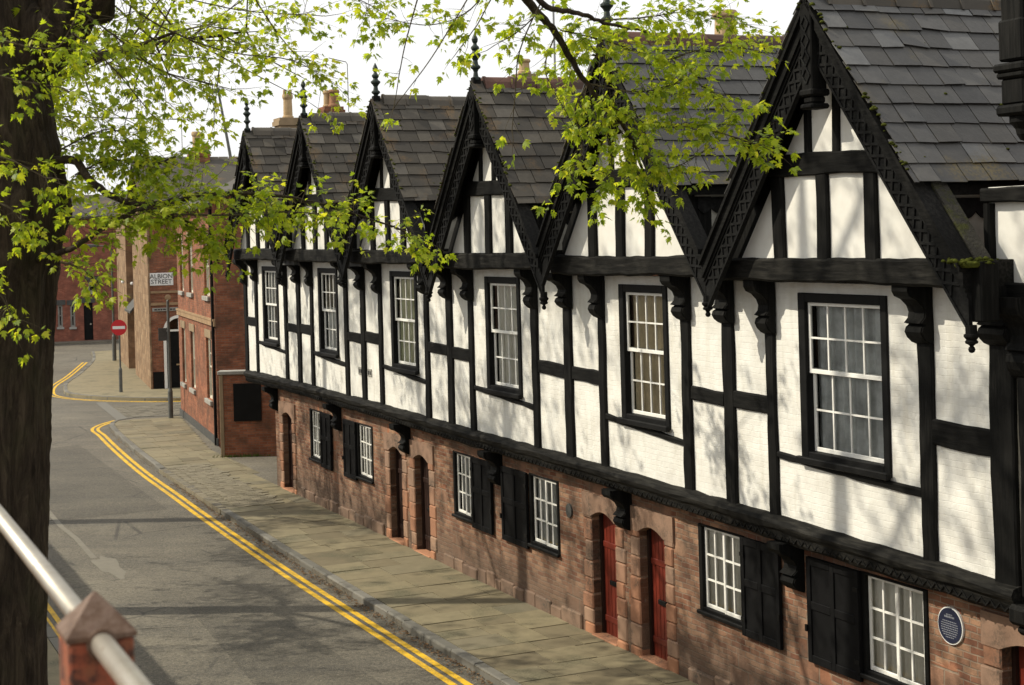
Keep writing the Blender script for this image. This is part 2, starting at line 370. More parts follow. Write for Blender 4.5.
# ------------------------------------------------------------------ shared builders
def wall_grid(mb, x0, x1, z0, z1, holes, y=0., d=.22, T=None, back=True):
    "wall sheet with rectangular openings and their reveals; T maps (x, y, z)"
    xs = sorted({x0, x1, *[max(x0, min(x1, q)) for h in holes for q in h[:2]]}); zs = sorted({z0, z1, *[max(z0, min(z1, q)) for h in holes for q in h[2:4]]})
    T = T or (lambda a, b, c: (a, b, c))
    solid = lambda i, j: 0 <= i < len(xs)-1 and 0 <= j < len(zs)-1 and not any(h[0] <= (xs[i]+xs[i+1])/2 <= h[1] and h[2] <= (zs[j]+zs[j+1])/2 <= h[3] for h in holes)
    def q(*p): mb.add([T(*a) for a in p], [(0, 1, 2, 3)])
    for i in range(len(xs)-1):
        for j in range(len(zs)-1):
            if not solid(i, j): continue
            a, b, c, e = xs[i], xs[i+1], zs[j], zs[j+1]
            q((a,y,c),(b,y,c),(b,y,e),(a,y,e))
            if back: q((a,y+d,c),(a,y+d,e),(b,y+d,e),(b,y+d,c))
            if not solid(i-1, j): q((a,y,c),(a,y,e),(a,y+d,e),(a,y+d,c))
            if not solid(i+1, j): q((b,y,c),(b,y+d,c),(b,y+d,e),(b,y,e))
            if not solid(i, j-1): q((a,y,c),(a,y+d,c),(b,y+d,c),(b,y,c))
            if not solid(i, j+1): q((a,y,e),(b,y,e),(b,y+d,e),(a,y+d,e))
def curtain(parent, x0, x1, z0, z1, y, mat, mode, T=None):
    T = T or (lambda a, b, c: (a, b, c))
    w = x1-x0
    spans = {'full': [(0, 1)], 'sides': [(0, .36), (.62, 1)], 'left': [(0, .55)], 'right': [(.42, 1)], 'half': [(0, 1)]}[mode]
    for a, b in spans:
        mb = MB(); n = max(10, int((b-a)*w*46)); ph = R.uniform(0, 6); v = []
        top = z1 if mode != 'half' else z0+(z1-z0)*.55
        for k in range(n+1):
            u = a+(b-a)*k/n; yy = y+.022*math.sin(ph+u*w*30)+.012*math.sin(u*w*53+ph*2)
            v += [T(x0+u*w, yy, z0), T(x0+u*w, yy*.6+y*.4, top)]
        mb.add(v, [(2*k, 2*k+2, 2*k+3, 2*k+1) for k in range(n)]); mb.build('curtain', M[mat], parent, smooth=True)
def sash(parent, x0, x1, z0, z1, y, nx, nz, name='sash', bar=.022, stile=.042, T=None, glass=True, mat='white_paint', th=.035):
    T0 = T or (lambda a, b, c: (a, b, c)); mb = MB()
    g = MB(); mb.box(x0, x0+stile, y, y+th, z0, z1, .005); mb.box(x1-stile, x1, y, y+th, z0, z1, .005)
    mb.box(x0+stile, x1-stile, y+.002, y+th, z0, z0+stile*1.25, .005); mb.box(x0+stile, x1-stile, y+.002, y+th, z1-stile, z1, .005)
    for k in range(1, nx):
        c = x0+stile+(x1-x0-2*stile)*k/nx; mb.box(c-bar/2, c+bar/2, y+.006, y+th-.004, z0+stile*1.25, z1-stile)
    for k in range(1, nz):
        c = z0+stile+(z1-z0-2*stile)*k/nz; mb.box(x0+stile, x1-stile, y+.008, y+th-.006, c-bar/2, c+bar/2)
    mb.v = [T0(*p) for p in mb.v]; o = mb.build(name, M[mat], parent)
    if glass:
        g.add([T0(a, y+th*.6, c) for a, c in ((x0, z0), (x1, z0), (x1, z1), (x0, z1))], [(0, 1, 2, 3)]); g.build('pane', M['window_glass'], parent)
    return o

CORB = [(0,0),(-.05,.03),(-.10,.09),(-.125,.16),(-.11,.22),(-.075,.25),(-.13,.27),(-.085,.33),(-.075,.40),(-.10,.48),(-.16,.56),(-.225,.60),(-.25,.66),(-.25,.75),(0,.75)]
def corbel(parent, name, xc, w, y, ztop, dep=1.0, h=.75, mat='timber_upright'):
    mb = MB(); k = h/.75; pr = [(y+a*dep, ztop-h+b*k) for a, b in CORB]; mb.prism_x(pr, xc-w/2, xc+w/2)
    mb.prism_x([(y+a*dep*.9-.0, ztop-h+b*k) for a, b in CORB[1:-1]] + [(y, ztop-.01), (y, ztop-h+.02)], xc-w/2-.015, xc+w/2+.015)
    return mb.build(name, M[mat], parent)
FIN = [(.045,0),(.07,.02),(.07,.06),(.045,.08),(.035,.16),(.05,.2),(.085,.23),(.085,.26),(.05,.29),(.04,.36),(.06,.40),(.095,.44),(.095,.47),(.055,.50),(.045,.53),(.07,.57),(.07,.60),(.04,.63),(.03,.66),(.05,.70),(.055,.74),(.035,.79),(.012,.84),(.002,.86)]
PEN = [(.001,0),(.035,.015),(.05,.05),(.04,.085),(.025,.10),(.05,.125),(.085,.14),(.09,.17),(.07,.19),(.085,.21),(.105,.235),(.105,.265),(.08,.28),(.08,.40)]
def slates(mb, x0, z0, dx, dz, length, y0, y1, gauge=.285, wid=.32, seed=0):
    rr = random.Random(seed); nx, nz = (-dz, dx) if dx > 0 else (dz, -dx)      # outward (upward) normal in x-z
    if nz < 0: nx, nz = -nx, -nz
    rows = int(length/gauge)+1
    for r in range(rows):
        v1 = min(length+.05, (r+1)*gauge); v0 = v1-gauge*1.22
        if v1 - r*gauge < .06: continue
        y = y0 - rr.uniform(0, wid)
        while y < y1:
            w = wid*rr.uniform(.8, 1.22); a, b = max(y, y0), min(y+w-.011, y1); y += w
            if b-a < .05: continue
            j0, j1, t = rr.uniform(-.010, .010), rr.uniform(-.010, .010), rr.uniform(.020, .034)
            if rr.random() < .03: j0 -= .045
            P = []
            for (yy, vv, off) in ((a, max(0, v0), .004), (b, max(0, v0), .004), (b, v1+j1, t), (a, v1+j0, t)):
                P.append((x0+dx*vv+nx*off, yy, z0+dz*vv+nz*off))
            th = .010; Q = [(p[0]-nx*th, p[1], p[2]-nz*th) for p in P]
            mb.add(P+Q, [(0,1,2,3),(7,6,5,4),(3,2,6,7),(0,3,7,4),(1,5,6,2)])
def ridge(mb, x, y0, y1, z, seed):
    rr = random.Random(seed); y = y0
    while y < y1:
        l = .46; e = min(y+l, y1); j = rr.uniform(-.012, .012); r0 = .13
        for (a, b, g) in ((y, y+.05, 1.16), (y+.05, e, 1.0)):
            pr = [(x-r0*g*1.05, z-.12+j), (x-r0*g*.75, z+.0+j), (x-r0*g*.35, z+.065*g+j), (x, z+.085*g+j), (x+r0*g*.35, z+.065*g+j), (x+r0*g*.75, z+j), (x+r0*g*1.05, z-.12+j)]
            mb.prism_y(pr, a, b-.004)
        y = e
def chimney(parent, x, y, zb, zt, w, d, pots, brickmat='red_brick'):
    mb = MB(); mb.box(x-w/2, x+w/2, y-d/2, y+d/2, zb, zt-.2); mb.box(x-w/2-.05, x+w/2+.05, y-d/2-.05, y+d/2+.05, zt-.2, zt-.08); mb.box(x-w/2-.02, x+w/2+.02, y-d/2-.02, y+d/2+.02, zt-.08, zt)
    o = mb.build('chimney', M[brickmat], parent)
    for (px, py, r, h, mat, crown) in pots:
        p = MB(); p.lathe([(r*1.15,0),(r*1.15,.05),(r*.95,.07),(r*.88,h*.75),(r*1.02,h*.8),(r*1.1,h*.84),(r*1.1,h*.92),(r*.95,h),(r*.75,h),(r*.7,h*.5)], (x+px, y+py, zt-.002), 14)
        if crown:
            for k in range(4):
                a = k*math.pi/2+.4; p.box(x+px+r*.8*math.cos(a)-.03, x+px+r*.8*math.cos(a)+.03, y+py+r*.8*math.sin(a)-.03, y+py+r*.8*math.sin(a)+.03, zt+h-.02, zt+h+.09)
        p.build('chimney_pot', M[mat], o, smooth=False)
    return o

# ------------------------------------------------------------------ the six timber-framed houses
TAN = 1.2
def zjet(s):
    K = [(-42, 2.49), (-38, 2.52), (-32, 2.50), (-27.7, 2.46), (-22, 2.42), (-17.4, 2.36), (-12.3, 2.27), (-6, 2.26)]
    for (a, p), (b, q) in zip(K, K[1:]):
        if a <= s <= b: return p+(q-p)*(s-a)/(b-a)
    return 2.45
HOUSE = [
 dict(c=-38.89, ax=.36, zr=8.86, g=(-39.45,-34.25), win=[(-36.37,-35.57,-35.52,-34.73,1)], doors=[(-38.78,-37.95)], cur=('curtain_grey','sides'), gc=['curtain_pale'], ridge='ridge_grey', sl='old_slate',
      label='farthest half-timbered house, its end beside the brick wall with the black panel'),
 dict(c=-34.12, ax=.35, zr=8.85, g=(-34.25,-29.9), win=[(-32.94,-32.07,-33.84,-33.00,-1)], doors=[(-30.98,-30.24)], cur=('curtain_grey','half'), gc=['curtain_pale'], ridge='ridge_grey', sl='old_slate',
      label='half-timbered house with the green leaf-tipped branch crossing its gable, next to the farthest one'),
 dict(c=-29.31, ax=.26, zr=8.80, g=(-29.9,-25.42), win=[(-27.41,-26.59,-26.54,-25.65,1)], doors=[(-29.55,-28.76)], cur=('curtain_green','full'), gc=['curtain_grey'], ridge='ridge_grey', sl='old_slate',
      label='half-timbered house with two tiny tablets on its plaster, beside the satellite-dish house'),
 dict(c=-24.49, ax=.34, zr=8.66, g=(-25.42,-20.77), win=[(-24.07,-23.11,-25.21,-24.17,-1)], doors=[(-21.90,-21.13)], cur=('curtain_pale','full'), gc=['curtain_grey'], ridge='ridge_red', sl='old_slate',
      label='half-timbered house with a satellite dish behind its reddish ridge and a disc by its door'),
 dict(c=-19.66, ax=.16, zr=8.82, g=(-20.77,-16.42), win=[(-18.63,-17.66,-17.60,-16.72,1)], doors=[(-20.40,-19.65)], cur=('curtain_gold','full'), gc=['curtain_pale'], ridge='ridge_red', sl='slate',
      label='half-timbered house whose gable hides behind the leafy bough, tan curtains upstairs'),
 dict(c=-14.86, ax=.18, zr=8.68, g=(-16.42,-11.4), win=[(-15.04,-14.01,-16.13,-15.10,-1)], doors=[(-12.80,-12.02)], cur=('curtain_grey','full'), gc=['curtain_pale'], ridge='ridge_grey', sl='slate',
      label='nearest complete half-timbered house, round blue plaque beside its ground-floor window'),
]
POST = [(-2.37,-1.30,1.36,-.57,.59,.19), (-2.33,-1.31,1.17,-.64,.50,.18), (-2.51,-1.43,1.16,-.66,.56,.15), (-2.53,-1.50,1.15,-.70,.48,.09), (-2.46,-1.36,1.11,-.64,.49,.03), (-2.65,-1.67,1.24,-.93,.50,0.)]
YB, YG = -.58, -.31          # front of the bargeboards, front of the gable wall (local y, wall = 0)
GY = .19                    # ground-floor wall
_ap = [h['c']+h['ax'] for h in HOUSE]
HALF = [((_ap[k]-_ap[k-1])/2 if k else 2.42, (_ap[k+1]-_ap[k])/2 if k < 5 else 2.44) for k in range(6)]
def house(i, H):
    c = H['c']; last = i == 5
    t = thing('terraced_house', H['label'], 'house', L(c, PU), ROT, 'half-timbered houses of the terrace')
    X = lambda s: s-c
    zj = lambda x: zjet(c+x)
    xa = H['ax']; zr = H['zr']; pB, pC, pD, wL, wR, dz = POST[i]
    xl = pB; xr = 2.5 if last else HOUSE[i+1]['c']+POST[i+1][0]-c
    # upper wall
    wx0, wx1, wz0, wz1 = wL, wR, 3.51+dz*1.05+R.uniform(-.01,.01), 5.27+dz*.85
    fx0, fx1, fz0, fz1 = wx0-.14, wx1+.11, wz0-.12, wz1+.11
    mb = MB(); wall_grid(mb, xl, xr, min(zj(xl), zj(xr))+.10, 5.5+dz, [(fx0, fx1, fz0, fz1)], 0, .19); mb.build('upper_wall', M['limewash'], t)
    wj = lambda: R.uniform(-.02, .02)
    posts = [(pB, .26), (pC, .20), (pD, .23)] + ([(2.42, .34)] if last else [])
    for x, w in posts:
        mb = MB(); zb = zj(x)+.2; mb.timber((x+wj(), zb), (x+wj(), 5.53+dz), w, -.045, .02, .010); mb.build('timber_post', M['timber_upright'], t)
        corbel(t, 'bracket', x+R.uniform(-.015, .015), w+R.uniform(.0, .05), -.02, 5.53+dz, R.uniform(1.12, 1.3), R.uniform(.56, .68))
    def rail(a, b, za, zb, w):
        mb = MB(); mb.timber((a, za), (b, zb), w, -.040, .02, .009); mb.build('timber_rail', M['timber_level'], t)
    z = R.uniform(3.95, 4.02)+dz*.8
    rail(pB+.12, pC-.09, z, z-.02, .22)
    rail(pD+.11, xr-.12 if not last else 2.28, z-.02, z-.05, .2 if not last else .27)
    rail(pC+.09, pD-.11, 3.42+dz+wj(), 3.28+dz+wj(), .085)
    # window: dark frame, two sashes, panes, curtain, sill
    mb = MB(); mb.box(fx0, wx0-.0, -.03, .16, fz0, fz1, .008); mb.box(wx1, fx1, -.03, .16, fz0, fz1, .008); mb.box(wx0, wx1, -.028, .16, wz1, fz1, .008); mb.box(wx0, wx1, -.028, .16, fz0, wz0, .008)
    win = mb.build('window', M['black_paint'], t)
    mb = MB(); mb.box(fx0-.03, fx1+.03, -.10, -.032, fz0-.02, fz0+.06, .012); mb.build('sill', M['black_paint'], win)
    zm = wz0+(wz1-wz0)*.53 + R.uniform(-.03, .03)
    sash(win, wx0, wx1, zm-.04, wz1, .02, 4, 2); sash(win, wx0+.002, wx1-.002, wz0, zm+.02, .065, 4, 2)
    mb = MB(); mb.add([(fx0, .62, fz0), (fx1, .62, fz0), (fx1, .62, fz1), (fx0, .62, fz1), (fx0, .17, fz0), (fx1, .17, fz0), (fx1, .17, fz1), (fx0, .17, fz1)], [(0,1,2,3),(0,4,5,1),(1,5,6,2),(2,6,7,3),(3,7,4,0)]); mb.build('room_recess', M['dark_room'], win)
    curtain(win, wx0, wx1, wz0, wz1, .135, H['cur'][0], H['cur'][1])
    # jetty beam and its carved face
    gx0, gx1 = X(H['g'][0]), X(H['g'][1])
    mb = MB(); k = 14; zz = [(xl+(xr-xl+.02)*q/k) for q in range(k+1)]
    prof = [(.18, .0), (-.03, .0), (-.075, .04), (-.088, .13), (-.125, .165), (-.14, .23), (-.115, .275), (-.03, .31), (.10, .32)]
    xe = xr+.10 if last else xr
    rows = [(xl+(xe-xl)*q/k, [(y+R.uniform(-.006,.006), zj(xl+(xe-xl)*q/k)+b+R.uniform(-.014,.014)) for y, b in prof]) for q in range(k+1)]
    if i < 5: rows[-1] = (rows[-1][0], [(y, zj(rows[-1][0])+b) for y, b in prof])
    rows[0] = (rows[0][0], [(y, zj(rows[0][0])+b) for y, b in prof]); n = len(prof)
    mb.add([(x, y, z) for x, pr in rows for y, z in pr], [(q*n+r, (q+1)*n+r, (q+1)*n+r+1, q*n+r+1) for q in range(k) for r in range(n-1)] + [(q*n, q*n+n-1, (q+1)*n+n-1, (q+1)*n) for q in range(k)] + [tuple(range(n)), tuple(range(k*n+n-1, k*n-1, -1))])
    jb = mb.build('jetty_beam', M['timber_worn'], t)
    mb = MB(); x = xl+.05
    while x < xe-.12:
        for a, b, p, q in ((x, x+.07, .045, .115), (x+.07, x+.14, .115, .045)):
            mb.prism_y([(a, zj(a)+p-.012), (b, zj(b)+q-.012), (b, zj(b)+q+.008), (a, zj(a)+p+.008)], -.090, -.07)
        x += .14
    mb.build('zigzag_carving', M['timber_carved'], jb)
    # tie beam on the brackets, gable wall and its timbers
    mb = MB(); mb.timber((xa-2.42, 5.66+dz), (xa+2.42, 5.66+dz), .28, YG-.075, 0.0, .012, .03); mb.build('tie_beam', M['timber_worn'], t)
    mb = MB(); zt = lambda x: zr-.12-TAN*abs(x-xa)
    hx = 1.64; hl = 2.25-dz; mb.prism_y([(xa-hl, 5.72+dz), (xa+hx, 5.72+dz), (xa+hx, zr-.14-TAN*hx), (xa, zr-.14), (xa-hl, zr-.14-TAN*hl)], YG+.03, 0.0); mb.build('gable_board', M['timber_upright'], t)
    def panel(x0, x1, z0, z1):
        pts = []; ins = .24
        ztop = lambda x: zr-.12-ins*1.55-TAN*abs(x-xa)
        xs = sorted({x0, x1, *( [xa] if x0 < xa < x1 else [])} | {x for x in (xa-(zr-.12-ins*1.55-z1)/TAN, xa+(zr-.12-ins*1.55-z1)/TAN) if x0 < x < x1} | {x for x in (xa-(zr-.12-ins*1.55-z0)/TAN, xa+(zr-.12-ins*1.55-z0)/TAN) if x0 < x < x1})
        top = [(x, min(z1, ztop(x))) for x in xs if ztop(x) >= z0-1e-6]
        if len(top) < 2: return
        poly = [(top[0][0], z0), (top[-1][0], z0)] + top[::-1]
        out = []
        for p in poly:
            if not out or (abs(p[0]-out[-1][0])+abs(p[1]-out[-1][1])) > 1e-4: out.append(p)
        if abs(out[0][0]-out[-1][0])+abs(out[0][1]-out[-1][1]) < 1e-4: out.pop()
        if len(out) > 2:
            m = MB(); m.prism_y(out, YG, YG+.04); m.build('gable_panel', M['plaster'], t)
    lo = [-1.05+.12-.18+xa-.02, -.06+xa-.18, .78+xa-.18]; lo = [xa-1.13, xa-.25, xa+.59]; ups = [xa-.58, xa+.0]; ups = [xa-.50, xa+.02]
    zc0, zc1 = 6.72+dz*1.1, 6.96+dz*1.1; b = [xa-2.3]+lo+[xa+2.3]
    lo = [x+wj() for x in (xa-1.12, xa-.24, xa+.60)]; ups = [x+wj() for x in (xa-.50, xa+.03)]
    b = [xa-2.25]+lo+[xa+1.63]
    for p, q in zip(b, b[1:]): panel(p, q, 5.78+dz, zc0+.02)
    b = [xa-1.5]+ups+[xa+1.5]
    for p, q in zip(b, b[1:]): panel(p, q, zc1-.02, 8.0)
    for x in lo:
        m = MB(); m.timber((x+wj(), 5.76+dz), (x+wj(), zc0+.02), .22, YG-.05, YG+.03); m.build('gable_stud', M['timber_upright'], t)
    for x in ups:
        m = MB(); m.timber((x, zc1-.02), (x+wj(), 7.72), .11, YG-.045, YG+.03); m.build('gable_stud', M['timber_upright'], t)
    m = MB(); wz = (zr-.3-(zc0+zc1)/2)/TAN; m.timber((xa-wz, (zc0+zc1)/2+.03), (xa+wz, (zc0+zc1)/2-.01), .25, YG-.065, YG+.03, .010); m.build('collar_beam', M['timber_level'], t)
    # roof: deck, slates, ridge tiles
    Lh = 1.76-dz*.8; sl = math.hypot(1, TAN); ze = zr-TAN*Lh; yb = 6.5
    mb = MB()
    for sg in (-1, 1):
        mb.prism_y([(xa, zr-.03), (xa+sg*Lh, ze-.03), (xa+sg*Lh, ze-.13), (xa, zr-.15)], YB+.10, yb)
    roof = mb.build('roof', M['timber_level'], t)
    for sg in (-1, 1):
        mb = MB(); slates(mb, xa, zr+.045, sg/sl, -TAN/sl, Lh*sl+.02, YB-.115, yb, .285, .32, i*7+sg); mb.build('slate_slope', M[H['sl']], roof)
    mb = MB(); ridge(mb, xa, YB+.12, yb, zr+.03, i); mb.build('ridge_tile', M[H['ridge']], roof)
    mb = MB()                                     # verge mortar with moss lumps
    rr = random.Random(i+40)
    for q in range(60):
        u = rr.uniform(.05, Lh*.98); sg = rr.choice((1, 1, -1)); r = rr.uniform(.012, .034)
        x, z = xa+sg*u, zr-TAN*u+.07; yy = YB+rr.uniform(-.125, -.06)
        if rr.random() < .12: yy = YB+rr.uniform(.1, 2.2); r *= .8
        mb.lathe([(r*.6,-r*.3),(r,0),(r*.7,r*.5),(r*.2,r*.7)], (x, yy, z), 6)
    tag(mb.build('moss_cushion', M['moss'], roof, smooth=True), kind='stuff')
    # eaves boards over the valley gutters, scalloped trim
    for sg in (-1, 1):
        x = xa+sg*(Lh-.10); y0 = YB+.36 if sg > 0 else .03; mb = MB(); mb.box(min(x, x-sg*.04), max(x, x-sg*.04), y0, yb, 5.70, ze-.06); mb.build('eaves_board', M['eaves_paint'], t)
        mb = MB(); mb.box(min(x-sg*.02, x+sg*.06), max(x-sg*.02, x+sg*.06), y0-.03, yb, ze-.15, ze-.05, .01); mb.build('eaves_gutter', M['stone_grey'], t)
        mb = MB(); y = y0+.01; pts = []
        while y < 2.4:
            for q in range(7): pts.append((y+.2*q/6, ze-.30-.07*math.sin(math.pi*q/6)))
            y += .2
        mb.prism_x([(y0+.01, ze-.16)]+pts+[(pts[-1][0], ze-.16)], x+sg*.004 if sg > 0 else x-.022, x+.022 if sg > 0 else x-.004); mb.build('scalloped_trim', M['timber_carved'], t)
    gx = xa+Lh-.10
    mb = MB(); mb.box(gx+.002, gx+(.62 if last else 1.30), YB+.25, yb, 5.60, 5.72); mb.build('valley_gutter', M['lead'], t)
    for sg in ((1,) if last else ()):             # short tail of the roof behind the bargeboard feet
        mb = MB(); mb.prism_y([(xa+sg*(Lh+.0), ze+.01), (xa+sg*2.40, zr-TAN*2.40+.01), (xa+sg*2.40, zr-TAN*2.40-.08), (xa+sg*Lh, ze-.08)], YB+.14, YB+.32); mb.build('roof_tail', M['moss_slate' if last and sg > 0 else 'old_slate'], roof)
    # bargeboards: outer moulding, carved board, zig-zag fret
    for sg in (-1, 1):
        def band(u0, o0, o1, y0, y1, m):
            # strip parallel to the slope, o = perpendicular distance below the slates; cut plumb over the valley
            px, pz = sg/sl, -TAN/sl; nx, nz = -sg*TAN/sl, -1/sl; ue = lambda o: (half-abs(nx)*-o)/abs(px)
            P = [(xa+px*u+nx*o, zr+.03+pz*u+nz*o) for u, o in ((u0, o0), (ue(o0), o0), (ue(o1), o1), (u0, o1))]
            m.prism_y(P, y0, y1)
        half = HALF[i][0 if sg < 0 else 1]-.006
        ln = half*sl
        m = MB(); band(.02, .03, .07, YB-.10, YB+.12, m); band(.06, .072, .17, YB-.06, YB+.13, m); band(.10, .172, .20, YB-.035, YB+.12, m)
        bb = m.build('bargeboard', M['timber_level'], t)
        m = MB(); band(.22, .202, .44, YB+.0, YB+.045, m); band(.22, .202, .230, YB-.018, YB+.0, m); band(.30, .412, .44, YB-.018, YB+.0, m)
        cb = m.build('carved_board', M['timber_carved'], bb)
        m = MB(); px, pz = sg/sl, -TAN/sl; nx, nz = -sg*TAN/sl, -1/sl; u = .34; p = .17
        pt = lambda u, o: (xa+px*u+nx*o, zr+.03+pz*u+nz*o)
        while u+p < ln+.22:
            for (a, b_) in (((u, .230), (u+p, .412)), ((u, .412), (u+p, .230))):
                A = pt(*a); B = pt(*b_); d = Vector((B[0]-A[0], B[1]-A[1])); d.normalize(); w = .015; nn = (-d.y*w, d.x*w)
                m.prism_y([(A[0]+nn[0], A[1]+nn[1]), (B[0]+nn[0], B[1]+nn[1]), (B[0]-nn[0], B[1]-nn[1]), (A[0]-nn[0], A[1]-nn[1])], YB-.016-(.002 if b_[1] < .3 else 0), YB-.001)
            u += p
        m.build('fret_carving', M['timber_carved'], cb)
    # king post with carved diamonds and knob, finial, pendant at the valley
    kz = 7.45+dz*1.7
    m = MB(); m.cbox(xa-.10, xa+.10, YB-.10, YB+.10, kz+.20, zr-.06, .012); m.cbox(xa-.06, xa+.06, YB-.07, YB+.07, zr-.06, zr+.10, .012); m.cbox(xa-.125, xa+.125, YB-.125, YB+.125, kz+.14, kz+.22, .02); m.cbox(xa-.09, xa+.09, YB-.09, YB+.09, kz+.06, kz+.14, .02); m.cbox(xa-.12, xa+.12, YB-.12, YB+.12, kz, kz+.06, .02)
    kp = m.build('king_post', M['timber_upright'], t)
    m = MB(); z = kz+.28
    while z < zr-.22:
        for (dx0, dz0, dx1, dz1) in ((0,0,.07,.09),(.07,.09,0,.18),(0,.18,-.07,.09),(-.07,.09,0,0)):
            d = Vector((dx1-dx0, dz1-dz0)).normalized(); nn = (-d.y*.011, d.x*.011)
            m.prism_y([(xa+dx0+nn[0], z+dz0+nn[1]), (xa+dx1+nn[0], z+dz1+nn[1]), (xa+dx1-nn[0], z+dz1-nn[1]), (xa+dx0-nn[0], z+dz0-nn[1])], YB-.115, YB-.098)
        z += .19
    m.build('diamond_carving', M['timber_carved'], kp)
    m = MB(); m.lathe([(r_*.98, z_*.93) for r_, z_ in FIN], (xa, YB, zr+.04+(-.1 if i == 2 else 0)), 14); m.build('finial', M['finial_green'], t, smooth=False)
    xv = xa+HALF[i][1]; PS = [(r_*.70, z_*.68) for r_, z_ in PEN]; zp = zr+.03-TAN*HALF[i][1]-.44*math.hypot(1, TAN)
    m = MB(); m.lathe(PS, (xv, YB+.02, zp-.20), 14)
    if last: m.cbox(xv-.12, xv+.12, YB+.05, YB+.28, zp+.1, 5.78, .015)
    pd = m.build('pendant', M['timber_upright'], t)
    if last:
        mb = MB(); rr = random.Random(3)
        for q in range(120):
            r = rr.uniform(.012, .04); u = rr.random()
            c_ = (xv+rr.gauss(0, .085), YB+.06+rr.gauss(0, .11), 5.785+rr.uniform(-.045, .02)) if u < .62 else (gx+rr.uniform(.03, .22), YB+rr.uniform(.25, 1.3), 5.73+rr.uniform(0, .03))
            mb.lathe([(r*.5,-r*.3),(r,0),(r*.75,r*.45),(r*.3,r*.75)], c_, 7)
        mb.box(xv-.11, xv+.11, YB-.09, YB+.26, 5.72, 5.785, .02)
        tag(mb.build('moss_clump', M['moss'], pd, smooth=True), kind='stuff')
    if i == 0:
        m = MB(); m.lathe(PS, (xa-HALF[0][0], YB+.02, zp-.20), 14); m.build('pendant', M['timber_upright'], t)
    # ground floor: brick and sandstone wall, doors, window with shutter
    holes = []
    zt0 = min(zj(gx0), zj(gx1))+.02
    for a, b in H['doors']: holes.append((X(a), X(b), -.2, 2.02))
    for w in H['win']: holes.append((X(w[0])-.09, X(w[1])+.07, 1.00, 2.20))
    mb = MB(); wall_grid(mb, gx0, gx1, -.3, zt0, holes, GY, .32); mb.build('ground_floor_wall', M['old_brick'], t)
    mb = MB(); rr = random.Random(i+9)              # plinth stones, butting between door jambs
    x = gx0
    ds = [(X(a)-.30, X(b)+.30) for a, b in H['doors']]
    while x < gx1-.1:
        w = rr.uniform(.35, .75); e = min(x+w, gx1)
        if not any(p < e and x < q for p, q in ds):
            mb.cbox(x+.005, e-.005, GY-.035+rr.uniform(-.012, .012), GY+.02, -.1, .20+rr.uniform(-.05, .05), .02)
        x = e
    mb.build('plinth', M['plinth_stone'], t)
    for a, b in H['doors']:
        a, b = X(a), X(b)
        for side in (-1, 1):
            z = -.12; mb = MB()
            while z < 1.78:
                h = rr.uniform(.22, .36); h = min(h, 1.82-z+.02); w = rr.uniform(.22, .33); pr = rr.uniform(.018, .035)
                if side < 0: mb.cbox(a-w, a+.0, GY-pr, GY+.28, z+.004, z+h-.004, .018)
                else: mb.cbox(b-.0, b+w, GY-pr, GY+.28, z+.004, z+h-.004, .018)
                z += h
            mb.build('door_jamb', M['sandstone'], t)
        n = 9; arch = [(a+(b-a)*q/n, 1.82+.11*math.sin(math.pi*q/n)) for q in range(n+1)]
        mb = MB(); mb.prism_y([(a-.27, 1.82), (a-.27, 2.17), (b+.27, 2.17), (b+.27, 1.82)]+arch[::-1], GY-.035, GY+.22); mb.build('door_lintel', M['sandstone'], t)
        dm = 'door_red' if i >= 3 else 'door_brown'
        mb = MB(); yd = GY+.17; mb.box(a+.06, b-.06, yd, yd+.05, -.1, 1.95)
        for q in range(6):
            p = a+.06+(b-a-.12)*q/6; mb.box(p+.006, p+(b-a-.12)/6-.006, yd-.012, yd-.001, -.02, 1.94, .004)
        for z in (.22, 1.35): mb.box(a+.07, b-.07, yd-.030, yd-.014, z, z+.09, .006)
        d = mb.build('door', M[dm], t)
        mb = MB(); mb.box(a+.002, a+.058, yd-.05, yd+.06, -.1, 1.96); mb.box(b-.058, b-.002, yd-.05, yd+.06, -.1, 1.96); mb.build('door_frame', M['door_brown'], d)
        mb = MB(); mb.box((a+b)/2-.11, (a+b)/2+.11, yd-.045, yd-.013, .80, .87, .008); mb.build('letterbox', M['black_paint'], d)
        mb = MB(); mb.lathe([(.012,-.02),(.03,0),(.03,.025),(.01,.045)], (b-.14, yd-.04, 1.0), 10); mb.build('knob', M['steel'], d, smooth=True)
        mb = MB(); mb.cbox(a-.02, b+.02, GY-.06, GY+.24, -.14, .02, .012); mb.build('doorstep', M['sandstone'], t)
    for (a, b, sa, sb, side) in H['win']:
        a, b, sa, sb = X(a), X(b), X(sa), X(sb); z0, z1 = 1.08, 2.2
        mb = MB(); mb.box(a-.088, a, GY-.02, GY+.16, 1.002, 2.198, .006); mb.box(b, b+.068, GY-.02, GY+.16, 1.002, 2.198, .006); mb.box(a, b, GY-.018, GY+.16, 1.002, z0, .006); mb.box(a, b, GY-.018, GY+.16, z1-.03, 2.198, .006)
        wn = mb.build('window', M['black_paint'], t)
        mb = MB(); mb.box(a-.10, b+.09, GY-.07, GY-.022, .985, 1.04, .01); mb.build('sill', M['black_paint'], wn)
        mid = (a+b)/2
        sash(wn, a, mid+.01, z0, z1-.03, GY+.03, 2, 3, 'casement', .026, .04); sash(wn, mid+.012, b, z0-.0, z1-.03, GY+.008, 2, 3, 'casement', .026, .04)
        mb = MB(); mb.add([(a-.09, GY+.6, .99), (b+.07, GY+.6, .99), (b+.07, GY+.6, 2.2), (a-.09, GY+.6, 2.2), (a-.09, GY+.17, .99), (b+.07, GY+.17, .99), (b+.07, GY+.17, 2.2), (a-.09, GY+.17, 2.2)], [(0,1,2,3),(0,4,5,1),(1,5,6,2),(2,6,7,3),(3,7,4,0)]); mb.build('room_recess', M['dark_room'], wn)
